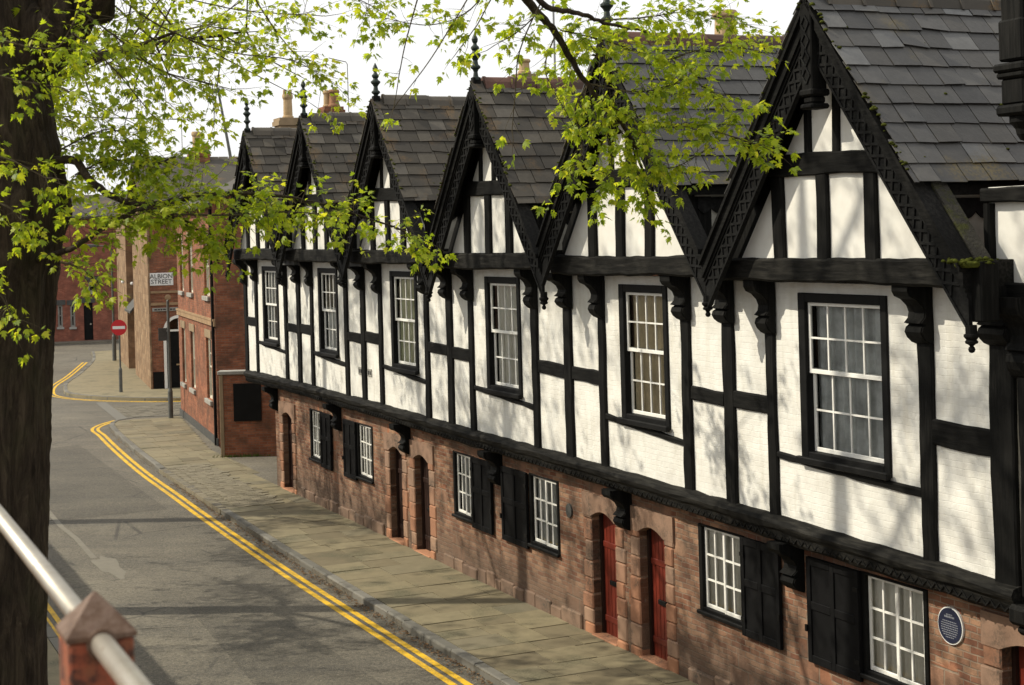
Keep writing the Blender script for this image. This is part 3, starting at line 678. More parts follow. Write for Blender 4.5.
        curtain(wn, a, b, z0, z1, GY+.095, H['gc'][0], 'full')
        mb = MB(); y1 = GY-.022; z0s, z1s = .93, 2.2; mb.box(sa, sb, y1-.030, y1, z0s, z1s, .005)
        st = .085; w = sb-sa
        for x0, x1 in ((sa, sa+st), ((sa+sb)/2-st/2, (sa+sb)/2+st/2), (sb-st, sb)): mb.box(x0+.001, x1-.001, y1-.048, y1-.031, z0s+.002, z1s-.002, .005)
        for zc in (z0s+.05, (z0s+z1s)/2+.06, z1s-.05):
            for x0, x1 in ((sa+st, (sa+sb)/2-st/2), ((sa+sb)/2+st/2, sb-st)): mb.box(x0, x1, y1-.047, y1-.031, zc-.048, zc+.048, .005)
        sh = mb.build('shutter', M['shutter_black'], t)
        mb = MB()
        hx = sa if side > 0 else sb
        for zc in (1.15, 1.98):
            mb = MB(); mb.box(min(hx, hx+side*.09), max(hx, hx+side*.09), y1-.058, y1-.049, zc-.025, zc+.025); mb.build('hinge', M['black_paint'], sh)
        mb = MB(); mb.box((sb if side > 0 else sa)-.02, (sb if side > 0 else sa)+.02, y1-.07, y1-.049, 1.30, 1.38); mb.build('latch', M['black_paint'], sh)
    # big bracket under the jetty
    if i > 0: corbel(t, 'jetty_bracket', gx0+.02, .27, GY, zj(gx0)+.0, 1.4, .62)
    else: corbel(t, 'jetty_bracket', gx0+.14, .26, GY, zj(gx0)+.0, 1.4, .62)
    # back and side of the house
    mb = MB(); mb.box(-2.6, 2.1, .55, .62, -.3, 5.6) if False else None
    mb.box(-2.6, 2.1, 6.2, 6.45, -.3, 5.7)
    if i == 0: mb.box(xl+.01, xl+.25, .195, 6.19, 2.5, 5.5); mb.box(gx0+.01, gx0+.3, .52, 6.19, -.3, 2.5); mb.box(xl+.26, gx0, .2, 6.19, 2.55, 2.6)
    mb.prism_y([(xa-2.3, 5.7), (xa+2.3, 5.7), (xa, zr-.2)], 6.25, 6.44)
    mb.build('rear_wall', M['red_brick'], t)
    if i == 2:                                       # two little tablets
        for x in (-2.80, -2.20):
            m = MB(); m.box(x-.12, x+.12, -.018, .002, 3.30, 3.46, .004); tb = m.build('tablet', M['stone_grey'], t)
            m = MB(); m.box(x-.085, x-.02, -.021, -.017, 3.34, 3.42); m.box(x+.02, x+.085, -.021, -.017, 3.34, 3.42); m.build('figure', M['sign_black'], tb)
    if i == 3:
        m = MB(); m.add([(X(-22.66)+.10*math.cos(q*math.pi/10), GY-.03, 1.79+.11*math.sin(q*math.pi/10)) for q in range(20)]+[(X(-22.66)+.10*math.cos(q*math.pi/10), GY, 1.79+.11*math.sin(q*math.pi/10)) for q in range(20)], [tuple(range(20))]+[(q, (q+1)%20, 20+(q+1)%20, 20+q) for q in range(20)]); m.build('wall_disc', M['lead'], t)
    return t
HS = [house(i, H) for i, H in enumerate(HOUSE)]
# chimneys seen over the ridges (parts of the houses)
chimney(HS[0], 1.25, 1.3, 6.5, 9.42, .45, .45, [(-.10, -.06, .10, .42, 'pot_tan', 0), (.13, .04, .125, .42, 'pot_orange', 0)])
chimney(HS[0], -2.3, 1.25, 5.6, 9.42, .55, .6, [(0, 0, .13, .66, 'pot_tan', 1)], 'stone_tan_old')
chimney(HS[3], -2.35, 1.55, 5.6, 9.12, .3, .35, [(0, 0, .11, .28, 'pot_tan', 0)], 'stone_tan_old')
chimney(HS[4], -2.3, 2.86, 5.6, 9.14, .6, .5, [(0, 0, .19, .52, 'pot_tan', 0)], 'stone_tan_old')

# ------------------------------------------------------------------ neighbour house at the right edge
def neighbour():
    c = -9.6
    t = thing('neighbouring_house', 'taller black and white house cut off at the right edge, heavy hanging post above', 'house', L(c, PU), ROT)
    X = lambda s: s-c
    x0 = X(-12.22); x1 = X(-5)
    mb = MB(); mb.box(x0, x1, .0, .19, 2.4, 6.5); mb.build('upper_wall', M['plaster'], t)
    for xc, w in ((x0+.20, .40), (x0+2.0, .2), (x0+4, .22)):
        m = MB(); m.timber((xc, 2.5), (xc, 5.42), w, -.06, .02, .01); m.build('timber_post', M['timber_upright'], t)
    corbel(t, 'bracket', x0+.12, .3, -.03, 5.42, .9, .8)
    m = MB(); m.timber((x0-.38, 5.47), (x1, 5.47), .2, -.12, .02, .01); m.build('tie_beam', M['timber_level'], t)
    m = MB(); m.timber((x0-.38, 6.42), (x1, 6.42), .16, -.10, .02, .01); m.build('wall_plate', M['timber_level'], t)
    m = MB(); m.timber((x0-.33, 5.57), (x0-.33, 6.34), .09, -.08, .02, .006); m.build('timber_post', M['timber_upright'], t)
    m = MB(); m.box(x0-.375, x0-.002, .004, .19, 5.5, 6.5); m.build('side_panel', M['plaster'], t)
    m = MB(); m.box(x0+.45, x1, -.10, .2, 2.34, 2.6, .03); m.build('jetty_beam', M['timber_worn'], t)
    m = MB(); m.box(x0-.1, x0+.448, -.16, .18, 2.22, 2.42, .04); m.box(x0-.05, x0+.42, -.10, .18, 2.12, 2.22, .04); m.build('beam_end', M['timber_upright'], t)
    m = MB(); wall_grid(m, X(-11.4)+.002, x1, -.3, 2.35, [], GY, .3); m.build('ground_floor_wall', M['old_brick'], t)
    # jettied upper gable with hanging post
    xa = x0+3.6; zr = 11.0
    m = MB(); m.prism_y([(x0+.9, 6.9), (xa*2-x0-.9, 6.9), (xa, zr-.2)], -.2, 0); m.build('gable_wall', M['plaster'], t)
    m = MB(); m.box(x0+.8, x1, -.3, -.01, 6.6, 6.9, .02); m.build('gable_beam', M['timber_worn'], t)
    sl = math.hypot(1, 1.2)
    for sg in (-1, 1):
        m = MB(); m.prism_y([(xa, zr+.05), (xa+sg*2.85, zr-3.37), (xa+sg*2.85, zr-3.75), (xa, zr-.35)], -.62, -.48); m.build('bargeboard', M['timber_level'], t)
        m = MB(); slates(m, xa, zr, sg/sl, -1.2/sl, 2.75*sl, -.5, 6.5, .285, .32, 77+sg); m.build('slate_slope', M['slate'], t)
        m = MB(); m.prism_y([(xa, zr-.03), (xa+sg*2.75, zr-3.33), (xa+sg*2.75, zr-3.45), (xa, zr-.15)], -.47, 6.5); m.build('roof_deck', M['timber_level'], t)
    xp = X(-11.40)
    m = MB(); m.cbox(xp-.16, xp+.16, -.74, -.42, 7.62, 8.0, .02); m.cbox(xp-.14, xp+.14, -.72, -.44, 7.9, 9.0, .02); m.cbox(xp-.20, xp+.20, -.78, -.38, 7.52, 7.60, .02); m.cbox(xp-.18, xp+.18, -.76, -.40, 7.46, 7.52, .02); m.cbox(xp-.15, xp+.15, -.73, -.43, 7.22, 7.46, .02); m.cbox(xp-.19, xp+.19, -.77, -.39, 7.12, 7.22, .025)
    m.lathe([(.001,0),(.05,.02),(.08,.07),(.09,.12),(.14,.18),(.14,.24)], (xp, -.58, 6.88), 14); m.build('pendant', M['timber_upright'], t)
    m = MB(); m.box(x1-.3, x1, .2, 6.3, -.3, 7); m.box(x0+.1, x1-.3, 6.2, 6.4, -.3, 6.9); m.box(x0+.02, x0+.2, .2, 6.19, 2.4, 7.2); m.build('rear_wall', M['red_brick'], t)
neighbour()

# ------------------------------------------------------------------ round blue plaque, dish, aerials
def disc(mb, x, z, rx, rz, y0, y1, n=36):
    mb.prism_y([(x+rx*math.cos(2*math.pi*q/n), z+rz*math.sin(2*math.pi*q/n)) for q in range(n)], y0, y1)
pl = thing('wall_plaque', 'round dark blue plaque with white rim on the brick wall by the nearest window', 'plaque', L(-13.56, PU+GY, 1.90), ROT)
m = MB(); disc(m, 0, 0, .20, .20, -.025, 0); m.build('rim', M['sign_white'], pl)
m = MB(); disc(m, 0, 0, .185, .185, -.032, -.024); m.build('plate', M['plaque_blue'], pl)
m = MB(); z = .115
for k, (w, h) in enumerate([(.10, .012), (.16, .020), (.0, 0), (.22, .009), (.26, .009), (.27, .009), (.27, .009), (.26, .009), (.24, .009), (.20, .009), (.13, .009)]):
    x = -w/2
    while x < w/2:
        q = R.uniform(.012, .03); m.box(x, min(x+q, w/2), -.0345, -.0315, z-h/2, z+h/2); x += q+.006
    z -= .024
m.build('lettering', M['plaque_text'], pl)
d = thing('satellite_dish', 'dark satellite dish behind the reddish ridge tiles', 'dish', L(-24.3, 12.75, 8.66), ROT)
m = MB(); m.lathe([(.30, .02), (.27, -.02), (.20, -.055), (.1, -.08), (.001, -.09), (.1, -.072), (.20, -.045), (.27, -.01)], (0, 0, 0), 24)
rm = Matrix.Rotation(rad(-65), 4, 'X') @ Matrix.Rotation(0, 4, 'Y'); m.v = [tuple((Matrix.Rotation(rad(100), 4, 'Z') @ rm) @ Vector(p) + Vector((0, 0, .28))) for p in m.v]; m.build('reflector', M['dish_grey'], d, smooth=True)
m = MB(); m.tube([(0, 0, -.05), (0, 0, .28)], .022, 8); m.build('bracket', M['aerial_metal'], d)
m = MB(); m.tube([(0,0,-.9), (0, 0, 1.75)], .018, 6); tag(m.build('aerial_mast', M['aerial_metal'], None, loc=L(-24.5, 11.95, 8.6), rotz=ROT), 'thin bare mast rising behind the reddish roof ridge', 'aerial')
m = MB(); m.tube([(0,0,.42), (0, 0, 1.45), (0, -.03, 1.5), (0.0, -.42, 1.58)], .010, 6); tag(m.build('roof_pole', M['aerial_metal'], None, loc=L(-33.0, 11.1, 8.5), rotz=ROT), 'thin pole with a short bent arm beside the pair of clay pots', 'aerial')

# ------------------------------------------------------------------ ground, road, pavements
m = MB(); m.sheet([(-400, -60), (400, -60), (400, 900), (-400, 900)], -.30); tag(m.build('ground', M['earth']), kind='structure')
m = MB(); m.sheet([L(6, 0), L(6, 12), L(-40, 11.5), L(-57, 30), L(-66, 30), L(-130, 30), L(-130, -30), L(-50, -10)], -.12); tag(m.build('road', M['asphalt']), kind='structure')
def strip(pts, w0, w1, z, mb):
    "ribbon along world points, between the offsets w0, w1 to the right of travel"
    P = [Vector((p[0], p[1])) for p in pts]; a = []
    for i, p in enumerate(P):
        t = (P[min(i+1, len(P)-1)]-P[max(i-1, 0)]).normalized(); n = Vector((t.y, -t.x)); a.append((p+n*w0, p+n*w1))
    for (p, q), (r, s_) in zip(a, a[1:]):
        mb.add([(p.x, p.y, z), (q.x, q.y, z), (s_.x, s_.y, z), (r.x, r.y, z)], [(0, 1, 2, 3)])
def smooth(pts, k=6):
    P = [Vector((p[0], p[1])) for p in pts]; o = []
    for i in range(len(P)-1):
        a, b, c, d_ = P[max(i-1, 0)], P[i], P[i+1], P[min(i+2, len(P)-1)]
        for q in range(k):
            u = q/k; o.append(.5*((2*b)+(c-a)*u+(2*a-5*b+4*c-d_)*u*u+(3*b-a-3*c+d_)*u**3))
    o.append(P[-1]); return o
KN = [(-4, 8.83), (-12, 8.82), (-20.3, 8.81), (-24.3, 8.81), (-29.9, 8.82), (-36.2, 8.92), (-40, 9.02), (-44.1, 9.12), (-48, 9.3), (-51.4, 9.5), (-54, 9.68), (-56.3, 9.92), (-57.7, 10.5), (-58.1, 11.4), (-57.6, 12.6), (-57.5, 13)]
near = smooth([L(*p) for p in KN])
inner = [L(-57.5, 14), L(-57.4, 12.7), L(-47, 11.6), L(-46, 17), L(-38.9, 17), L(-38.9, 11.1), L(-4, 11.1)]
m = MB(); m.prism_z([(p[0], p[1]) for p in near]+[(p[0], p[1]) for p in inner], -.29, -.012); tag(m.build('pavement', M['asphalt_patch']), kind='structure')
def kerb(path, name, label, step=.9, w=.16, top=.008, drop=None):
    mb = MB(); P = [Vector((p[0], p[1])) for p in path]; acc = [0]
    for a, b in zip(P, P[1:]): acc.append(acc[-1]+(b-a).length)
    def pos(u):
        for i in range(len(P)-1):
            if acc[i+1] >= u: return P[i]+(P[i+1]-P[i])*((u-acc[i])/max(1e-6, acc[i+1]-acc[i]))
        return P[-1]
    u = 0
    while u < acc[-1]-.1:
        l = step*R.uniform(.8, 1.25); e = min(u+l, acc[-1]); a, b = pos(u+.008), pos(e-.008); t = (b-a).normalized(); n = Vector((t.y, -t.x)); tz = top+R.uniform(-.006, .006)
        if drop and drop(a): tz = -.085
        base = len(mb.v); o = R.uniform(-.01, .01)
        for p in (a, b):
            for (k, z) in ((o-.0, -.25), (o-.0, tz-.03), (o+.025, tz), (w, tz), (w, -.25)): mb.v.append((p.x+n.x*k, p.y+n.y*k, z))
        mb.f += [tuple(base+q for q in (0,1,2,3,4)), tuple(base+q for q in (9,8,7,6,5))]+[(base+q, base+q+5, base+(q+1) % 5+5, base+(q+1) % 5) for q in range(5)]
        u = e
    o = mb.build(name, M['kerbstone']); tag(o, kind='structure')
# local s of a world point
sof = lambda p: p.x*ES.x+p.y*ES.y
kerb(near, 'kerb', '', drop=lambda p: -43.8 < sof(p) < -36.3)
# flagstones laid in rows across the near pavement (one sheet of paving)
mb = MB(); rr = random.Random(5); s = -6.0
def kern(s):
    for (a, p), (b, q) in zip(KN, KN[1:]):
        if b <= s <= a: return p+(q-p)*(s-a)/(b-a)
    return 8.9
while s > -41:
    w = rr.uniform(.5, .85); i0 = kern(s)+.175; i = i0
    if s < -36.6: i = 10.4
    if s-w < -35.6 and s > -43: pass
    while i < 11.06:
        d_ = rr.uniform(.55, 1.05); e = min(i+d_, 11.08)
        if 11.08-e < .25: e = 11.08
        g = .009; tz = rr.uniform(-.004, .006); P = [L(s-g, i+g), L(s-g, e-g), L(s-w+g, e-g), L(s-w+g, i+g)]
        n = len(mb.v); z4 = [tz+rr.uniform(-.003, .003) for _ in range(4)]
        mb.v += [(p.x, p.y, z) for p, z in zip(P, z4)]+[(p.x, p.y, -.02) for p in P]
        mb.f += [(n, n+1, n+2, n+3)]+[(n+q, n+4+q, n+4+(q+1) % 4, n+(q+1) % 4) for q in range(4)]; i = e
    s -= w
while s > -57:
    w = rr.uniform(.55, .8); i = kern(s)+.2 if s < -43.6 else 10.4; mx = 11.3 if s > -47 else 11.3+(-47-s)*.13
    while i < mx-.1:
        d_ = rr.uniform(.5, .75); e = min(i+d_, mx); g = .008; P = [L(s-g, i+g), L(s-g, e-g), L(s-w+g, e-g), L(s-w+g, i+g)]; n = len(mb.v); tz = rr.uniform(-.004, .004)
        mb.v += [(p.x, p.y, tz) for p in P]+[(p.x, p.y, -.02) for p in P]; mb.f += [(n, n+1, n+2, n+3)]+[(n+q, n+4+q, n+4+(q+1) % 4, n+(q+1) % 4) for q in range(4)]; i = e
    s -= w
tag(mb.build('paving', M['flagstone']), kind='structure')
mb = MB(); s = -36.6
while s > -44.2:                              # flush crossing of setts
    i = kern(s)-.02; 
    while i < 10.36:
        w = rr.uniform(.17, .24); z = -.006+min(0, (i-kern(s)-.4)*.06)+rr.uniform(-.005, .005)+.02; P = [L(s, i+.006), L(s, i+w-.006), L(s-.135, i+w-.006), L(s-.135, i+.006)]; n = len(mb.v)
        mb.v += [(p.x, p.y, z) for p in P]+[(p.x, p.y, -.13) for p in P]; mb.f += [(n, n+1, n+2, n+3)]+[(n+q, n+4+q, n+4+(q+1) % 4, n+(q+1) % 4) for q in range(4)]; i += w
    s -= .147
tag(mb.build('sett_paving', M['sett_worn']), kind='structure')
# far pavement round the corner building
KF = [(-63.4, 22), (-63.6, 16), (-63.9, 14.2), (-65.4, 12.5), (-67.4, 11.2), (-69.6, 10.55), (-71.9, 10.75), (-75, 11.3), (-80, 12.7), (-88.7, 14.8), (-96, 16.0)]
far = smooth([L(*p) for p in KF])
m = MB(); m.prism_z([(p[0], p[1]) for p in far]+[tuple(L(-96, 26)[:2]), tuple(L(-64, 26)[:2])], -.29, -.004); tag(m.build('pavement', M['flagstone']), kind='structure')
kerb(far, 'kerb', '')
# setts across the mouth of the side street, pale stone channel
mb = MB(); s = -58.4
while s > -63.3:
    i = 11.0
    while i < 20:
        P = [L(s, i), L(s, i+.29), L(s-.17, i+.29), L(s-.17, i)]; z = -.108+R.uniform(-.004, .004); n = len(mb.v)
        mb.v += [(p.x, p.y, z) for p in P]+[(p.x, p.y, -.13) for p in P]; mb.f += [(n, n+1, n+2, n+3)]+[(n+q, n+4+q, n+4+(q+1) % 4, n+(q+1) % 4) for q in range(4)]; i += .31
    s -= .19
tag(mb.build('sett_paving', M['sett']), kind='structure')
m = MB(); strip([L(-58.2, 10.75), L(-65.4, 11.2)], -.2, .22, -.104, m); tag(m.build('stone_channel', M['kerbstone']), kind='structure')
# yellow lines
def lines(pts, offs, name):
    p = smooth([L(*q) for q in pts], 10)
    m = MB()
    for a, b in offs: strip(p, a, b, -.114, m)
    tag(m.build(name, M['yellow_paint']), kind='structure')
OFF = [(-.31, -.20), (-.50, -.39)]
lines([(s_, i_-.06) for s_, i_ in KN[:-5]]+[(-55.9, 9.72), (-57.2, 10.2), (-58.2, 10.9)], OFF, 'road_line')
lines([(-63.7, 17), (-63.95, 14.3), (-65.5, 12.3), (-67.4, 11.0), (-69.6, 10.35), (-71.9, 10.5), (-75, 11.1), (-80, 12.5), (-88.7, 14.7)], [(-.22, -.12), (-.42, -.32)], 'road_line')
lines([(-4, 4.1), (-20, 4.1), (-34, 4.1), (-60, 4.1)], [(-.36, -.27), (-.19, -.10)], 'road_line')
# old repairs and a worn white mark
m = MB(); m.sheet([(p.x, p.y) for p in (L(-26.5, 4.9), L(-26.2, 5.8), L(-30.5, 6.0), L(-38, 5.0), L(-38.2, 4.4))], -.1165); tag(m.build('road_patch', M['asphalt_patch']), kind='structure')
m = MB(); m.sheet([(p.x, p.y) for p in (L(-15, 5.5), L(-15, 7.6), L(-28, 7.3), L(-27.5, 6.1))], -.1170); tag(m.build('road_patch', M['asphalt_dark']), kind='structure')
m = MB(); m.sheet([(p.x, p.y) for p in (L(-38, 5.2), L(-38, 8.0), L(-52, 8.2), L(-51, 5.0))], -.1168); tag(m.build('road_patch', M['asphalt_dark']), kind='structure')
m = MB(); strip([L(-32.9, 5.42), L(-35.3, 5.46), L(-37, 5.40), L(-39.9, 5.46)], -.06, .06, -.1135, m); rr = random.Random(8); wob = [1+.16*math.sin(q*.47+1)+.12*math.sin(q*.94+2.2)+rr.uniform(-.05, .05) for q in range(40)]
m.sheet([(p.x, p.y) for p in [L(-31.9+1.15*wob[q]*math.cos(q*math.pi/20), 5.55+.22*wob[q]*math.sin(q*math.pi/20)) for q in range(40)]], -.1132); tag(m.build('road_mark', M['white_paint_worn']), kind='structure')
# dry leaves in the gutter (nobody could count them)
mb = MB(); rr = random.Random(11)
for k in range(2600):
    s = -14-28*rr.random()**1.3 if rr.random() < .8 else -rr.uniform(14, 55); i = kern(s)-abs(rr.gauss(0, .11))-.01; p = L(s, i); a = rr.uniform(0, 6.3); r = rr.uniform(.012, .035); z = -.108+rr.uniform(0, .02); tl = rr.uniform(-.012, .012)
    mb.add([(p.x+r*math.cos(a), p.y+r*math.sin(a), z+tl), (p.x-r*.5*math.sin(a), p.y+r*.5*math.cos(a), z+.008), (p.x-r*math.cos(a), p.y-r*math.sin(a), z), (p.x+r*.5*math.sin(a), p.y-r*.5*math.cos(a), z+.004)], [(0, 1, 2, 3)])
tag(mb.build('leaf_litter', M['litter']), kind='stuff')
# left-hand pavement under the city wall
m = MB(); m.prism_z([tuple(L(s_, i_)[:2]) for s_, i_ in ((8, .42), (8, 3.55), (-60, 3.55), (-60, .42))], -.29, 0); tag(m.build('pavement', M['flagstone']), kind='structure')
kerb([L(-60, 3.72), L(8, 3.72)], 'kerb', '')
cw = MB(); cw.box(-58, 8, -3.2, .40-0.02, -.3, 4.46); tag(cw.build('city_wall', M['sandstone'], None, loc=L(0, 0, 0), rotz=ROT), 'sandstone wall carrying the raised walkway behind the railing', 'wall')

# ------------------------------------------------------------------ brick house beyond the terrace
def window_in(parent, x0, x1, z0, z1, y, T=None, nx=2, nz=2, mat='cream_frame', cur=None):
    T = T or (lambda a, b, c: (a, b, c))
    m = MB(); m.box(x0+.002, x0+.07, y+.08, y+.16, z0, z1); m.box(x1-.07, x1-.002, y+.08, y+.16, z0, z1); m.box(x0+.07, x1-.07, y+.08, y+.16, z1-.07, z1-.002); m.box(x0+.07, x1-.07, y+.08, y+.16, z0+.002, z0+.08)
    m.v = [T(*p) for p in m.v]; w = m.build('window', M[mat], parent)
    zm = (z0+z1)/2
    sash(w, x0+.072, x1-.072, zm, z1-.072, y+.10, nx, nz, T=T, mat=mat); sash(w, x0+.072, x1-.072, z0+.082, zm+.02, y+.14, nx, nz, T=T, mat=mat)
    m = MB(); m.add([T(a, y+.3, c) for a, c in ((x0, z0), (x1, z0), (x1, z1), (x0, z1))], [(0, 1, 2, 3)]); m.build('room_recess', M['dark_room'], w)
    m = MB(); m.box(x0-.08, x1+.08, y-.09, y-.002, z0-.14, z0-.0, .01); m.v = [T(*p) for p in m.v]; m.build('sill', M['stone_grey'], w)
    return w
A = Vector((-9.1, 48.69, 0)); Fp = Vector((-12.15, 57.9, 0)); dA = (A-Fp); LA = dA.length
b1 = thing('brick_house', 'two-storey red brick house on the near corner of the side street, stone band', 'house', Fp, math.atan2(dA.y, dA.x))
W1 = [(.9, 1.9), (3.4, 4.5), (7.4, 8.6)]
hs = [(a, b, 1.25, 3.2) for a, b in W1]+[(a, b, 4.5, 6.3) for a, b in W1]
m = MB(); wall_grid(m, 0, LA, -.3, 7.35, hs, 0, .3)
gh = [(2.3, 3.1, 4.55, 5.75)]
Tg = lambda x, y, z: (LA-y, x, z)
wall_grid(m, .301, 8.2, -.3, 7.35, gh, 0, .3, Tg)
m.add([(LA, .0, 7.35), (LA, 8.2, 7.35), (LA, 4.1, 9.2), (LA-.3, 0, 7.35), (LA-.3, 8.2, 7.35), (LA-.3, 4.1, 9.2)], [(0, 1, 2), (3, 5, 4), (0, 2, 5, 3), (1, 4, 5, 2)])
m.box(0, LA-.3, 7.9, 8.2, -.3, 7.3); m.box(0, .3, .3, 7.9, -.3, 7.3); m.build('wall', M['red_brick'], b1)
for h in hs: window_in(b1, *h, 0, None, 2, 2)
window_in(b1, *gh[0], 0, Tg, 2, 2, 'white_paint')
m = MB(); m.box(-.02, LA+.02, -.06, -.002, 3.62, 3.78); m.box(-.02, LA+.02, -.08, -.002, 3.78, 3.84); m.build('string_course', M['stone_tan'], b1)
m = MB(); m.box(-.02, LA+.03, -.05, -.002, -.1, .22); m.build('plinth', M['lead'], b1)
for a, b in W1:
    m = MB(); m.box(a-.12, b+.12, -.03, -.002, 3.2, 3.45); m.build('lintel', M['stone_tan_old'], b1)
    m = MB(); m.box(a-.12, b+.12, -.03, -.002, 6.3, 6.55); m.build('lintel', M['stone_tan_old'], b1)
m = MB(); m.tube([(LA-.12, -.06, 0), (LA-.12, -.06, 7.2)], .05, 8); m.build('downpipe', M['black_paint'], b1)
sl = math.hypot(4.1, 1.85)
m = MB(); T2 = lambda p: (p[1], p[0], p[2])
m.prism_x([(-.25, 7.24), (4.1, 9.28), (8.45, 7.24), (8.45, 7.34), (4.1, 9.4), (-.25, 7.34)], -.1, LA+.12); m.build('roof', M['old_slate'], b1)
# low wall with the black panel, closing the yard beside the terrace
lw = thing('yard_wall', 'low brick wall with pale coping and a black panel, between brick house and terrace', 'wall', L(-45.48, 11.18), 0)
m = MB(); m.box(.09, 6.5, .0, .3, -.2, 2.36); m.build('brickwork', M['red_brick'], lw)
m = MB(); m.box(-.02, .088, -.03, .32, -.2, 2.36, .01); m.build('end_pier', M['stone_tan_old'], lw)
m = MB(); m.box(-.06, 6.5, -.06, .36, 2.362, 2.47, .015); m.build('coping', M['stone_grey'], lw)
m = MB(); m.box(.38, 1.18, -.05, -.002, 1.02, 2.10, .008); m.build('panel', M['black_paint'], lw)
m = MB(); rr = random.Random(4)
for k in range(110):
    x = rr.gauss(.6, .4); y = -abs(rr.gauss(.0, .07)); h = rr.uniform(.03, .11); a = rr.uniform(0, 6); m.add([(x-.012, y, 0), (x+.012, y, 0), (x+.04*math.cos(a), y+.04*math.sin(a), h)], [(0, 1, 2)])
tag(m.build('weed_tuft', M['grass_tuft'], None, loc=L(-45.48, 11.18), rotz=0), kind='stuff')

# ------------------------------------------------------------------ corner building with the arched door
K = Vector((-15.55, 68.4, 0)); ux = Vector((.954, .300, 0)).normalized(); uy = Vector((-ux.y, ux.x, 0)); ka = math.atan2(ux.y, ux.x)
b2 = thing('corner_building', 'corner building with arched dark door on its brick front and tan stone side', 'building', K, ka)
dx0, dx1 = .62, 1.75
m = MB(); wall_grid(m, .02, 12, -.3, 7.9, [(dx0, dx1, -.1, 3.0)], 0, .3); m.box(.02, 12, 8.7, 9, -.3, 7.9); m.box(11.7, 12, .3, 8.7, -.3, 7.9); m.build('front_wall', M['red_brick'], b2)
n = 14; cx_ = (dx0+dx1)/2; rw = (dx1-dx0)/2
m = MB(); m.prism_y([(dx0, 3.02), (dx0, 2.45)]+[(cx_-rw*math.cos(math.pi*q/n), 2.45+rw*math.sin(math.pi*q/n)) for q in range(1, n)]+[(dx1, 2.45), (dx1, 3.02)], .002, .25); m.build('arch_spandrel', M['red_brick'], b2)
m = MB()
ra = [(cx_-(rw+.10)*math.cos(math.pi*q/n), 2.45+(rw+.10)*math.sin(math.pi*q/n)) for q in range(n+1)]; rb = [(cx_-(rw-.02)*math.cos(math.pi*q/n), 2.45+(rw-.02)*math.sin(math.pi*q/n)) for q in range(n+1)]
m.prism_y([(dx0-.10, -.1)]+ra+[(dx1+.10, -.1), (dx1-.02, -.1)]+rb[::-1]+[(dx0+.02, -.1)], -.05, .02); m.build('door_surround', M['white_paint'], b2)
m = MB(); m.box(dx0+.02, dx1-.02, .10, .16, -.1, 2.42)
for x0, x1 in ((dx0+.12, cx_-.05), (cx_+.05, dx1-.12)):
    for z0, z1 in ((.2, .9), (1.05, 2.2)): m.box(x0, x1, .085, .099, z0, z1, .006)
d = m.build('door', M['black_paint'], b2)
m = MB(); m.box(cx_-.14, cx_+.14, .07, .084, .96, 1.02); m.build('letterbox', M['pot_tan'], d)
m = MB(); m.box(dx0, dx1, .06, .14, 2.42, 2.50); m.box(cx_-.02, cx_+.02, .07, .12, 2.5, 2.98); m.build('fanlight_bar', M['white_paint'], b2)
m = MB(); m.box(dx0, dx1, .15, .17, 2.43, 3.0); m.build('fanlight', M['window_glass'], b2)
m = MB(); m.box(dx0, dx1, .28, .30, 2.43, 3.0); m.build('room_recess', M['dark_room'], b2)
m = MB(); m.box(.03, 12, -.05, -.002, 3.56, 3.68); m.box(.03, 12, -.05, -.002, 4.08, 4.18); m.build('string_course', M['stone_tan'], b2)
m = MB(); m.lathe([(.001, 0), (.1, .0), (.14, .03), (.10, .06)], (0, 0, 0), 14); m.v = [(p[0]+.75, -p[2]-.001, p[1]+3.88) for p in m.v]; m.build('roundel', M['stone_tan'], b2)
m = MB(); m.box(.05, .50, -.03, -.001, -.1, .72, .01); m.build('plinth', M['black_paint'], b2)
# tan stone street side in two stretches with a recess between
Ts = lambda x, y, z: (-0.0+y, x, z)     # x runs away from the corner
m = MB(); m.box(-.001, .25, .302, 7.6, -.3, 7.9) if False else None
m.box(-.06, .018, -.04, 8.6, -.3, 7.9); m.box(.02, .3, .302, 8.6, -.3, 7.9); m.build('side_wall', M['ashlar'], b2)
m = MB(); m.box(.55, .85, 8.6, 12.4, -.3, 7.9); m.build('recess_wall', M['red_brick'], b2)
m = MB(); m.prism_y([(-.25, 3.0), (.54, 3.9), (.54, 3.6), (-.25, 2.9)], 8.64, 12.35); m.build('canopy', M['lead'], b2)
m = MB(); m.box(.50, .56, 9.6, 10.8, 0, 2.3); m.build('side_door', M['black_paint'], b2)
m = MB(); m.box(-.12, .3, 12.4, 19.5, -.3, 7.9); m.build('side_wall', M['ashlar'], b2)
for y in (12.3, ):
    for k, x in enumerate((-.30, .15)):
        m = MB(); m.lathe([(.001, -.09), (.07, -.06), (.09, 0), (.07, .06), (.001, .09)], (x, y, 4.35-.1*k), 10); m.build('globe_lamp', M['sign_white'], b2, smooth=True)
m = MB(); m.prism_x([(-.3, 7.8), (4.5, 9.9), (9.3, 7.8), (9.3, 7.92), (4.5, 10.05), (-.3, 7.92)], -.3, 12.2); m.build('roof', M['old_slate'], b2)
m = MB(); x = -.3
while x < 12: m.prism_x([(4.35, 9.98), (4.5, 10.14), (4.65, 9.98)], x, x+.42+R.uniform(-.01, .01)); x += .44
m.build('ridge_tile', M['ridge_grey'], b2)
chimney(b2, 2.75, 4.5, 9.5, 10.35, .9, .7, [(-.1, 0, .2, .95, 'pot_tan', 0), (.33, 0, .16, .35, 'pot_orange', 0)])
chimney(b2, -0.0, 14, 7.5, 9.9, .7, .7, [(0, 0, .2, .6, 'pot_tan', 0)]) if False else None
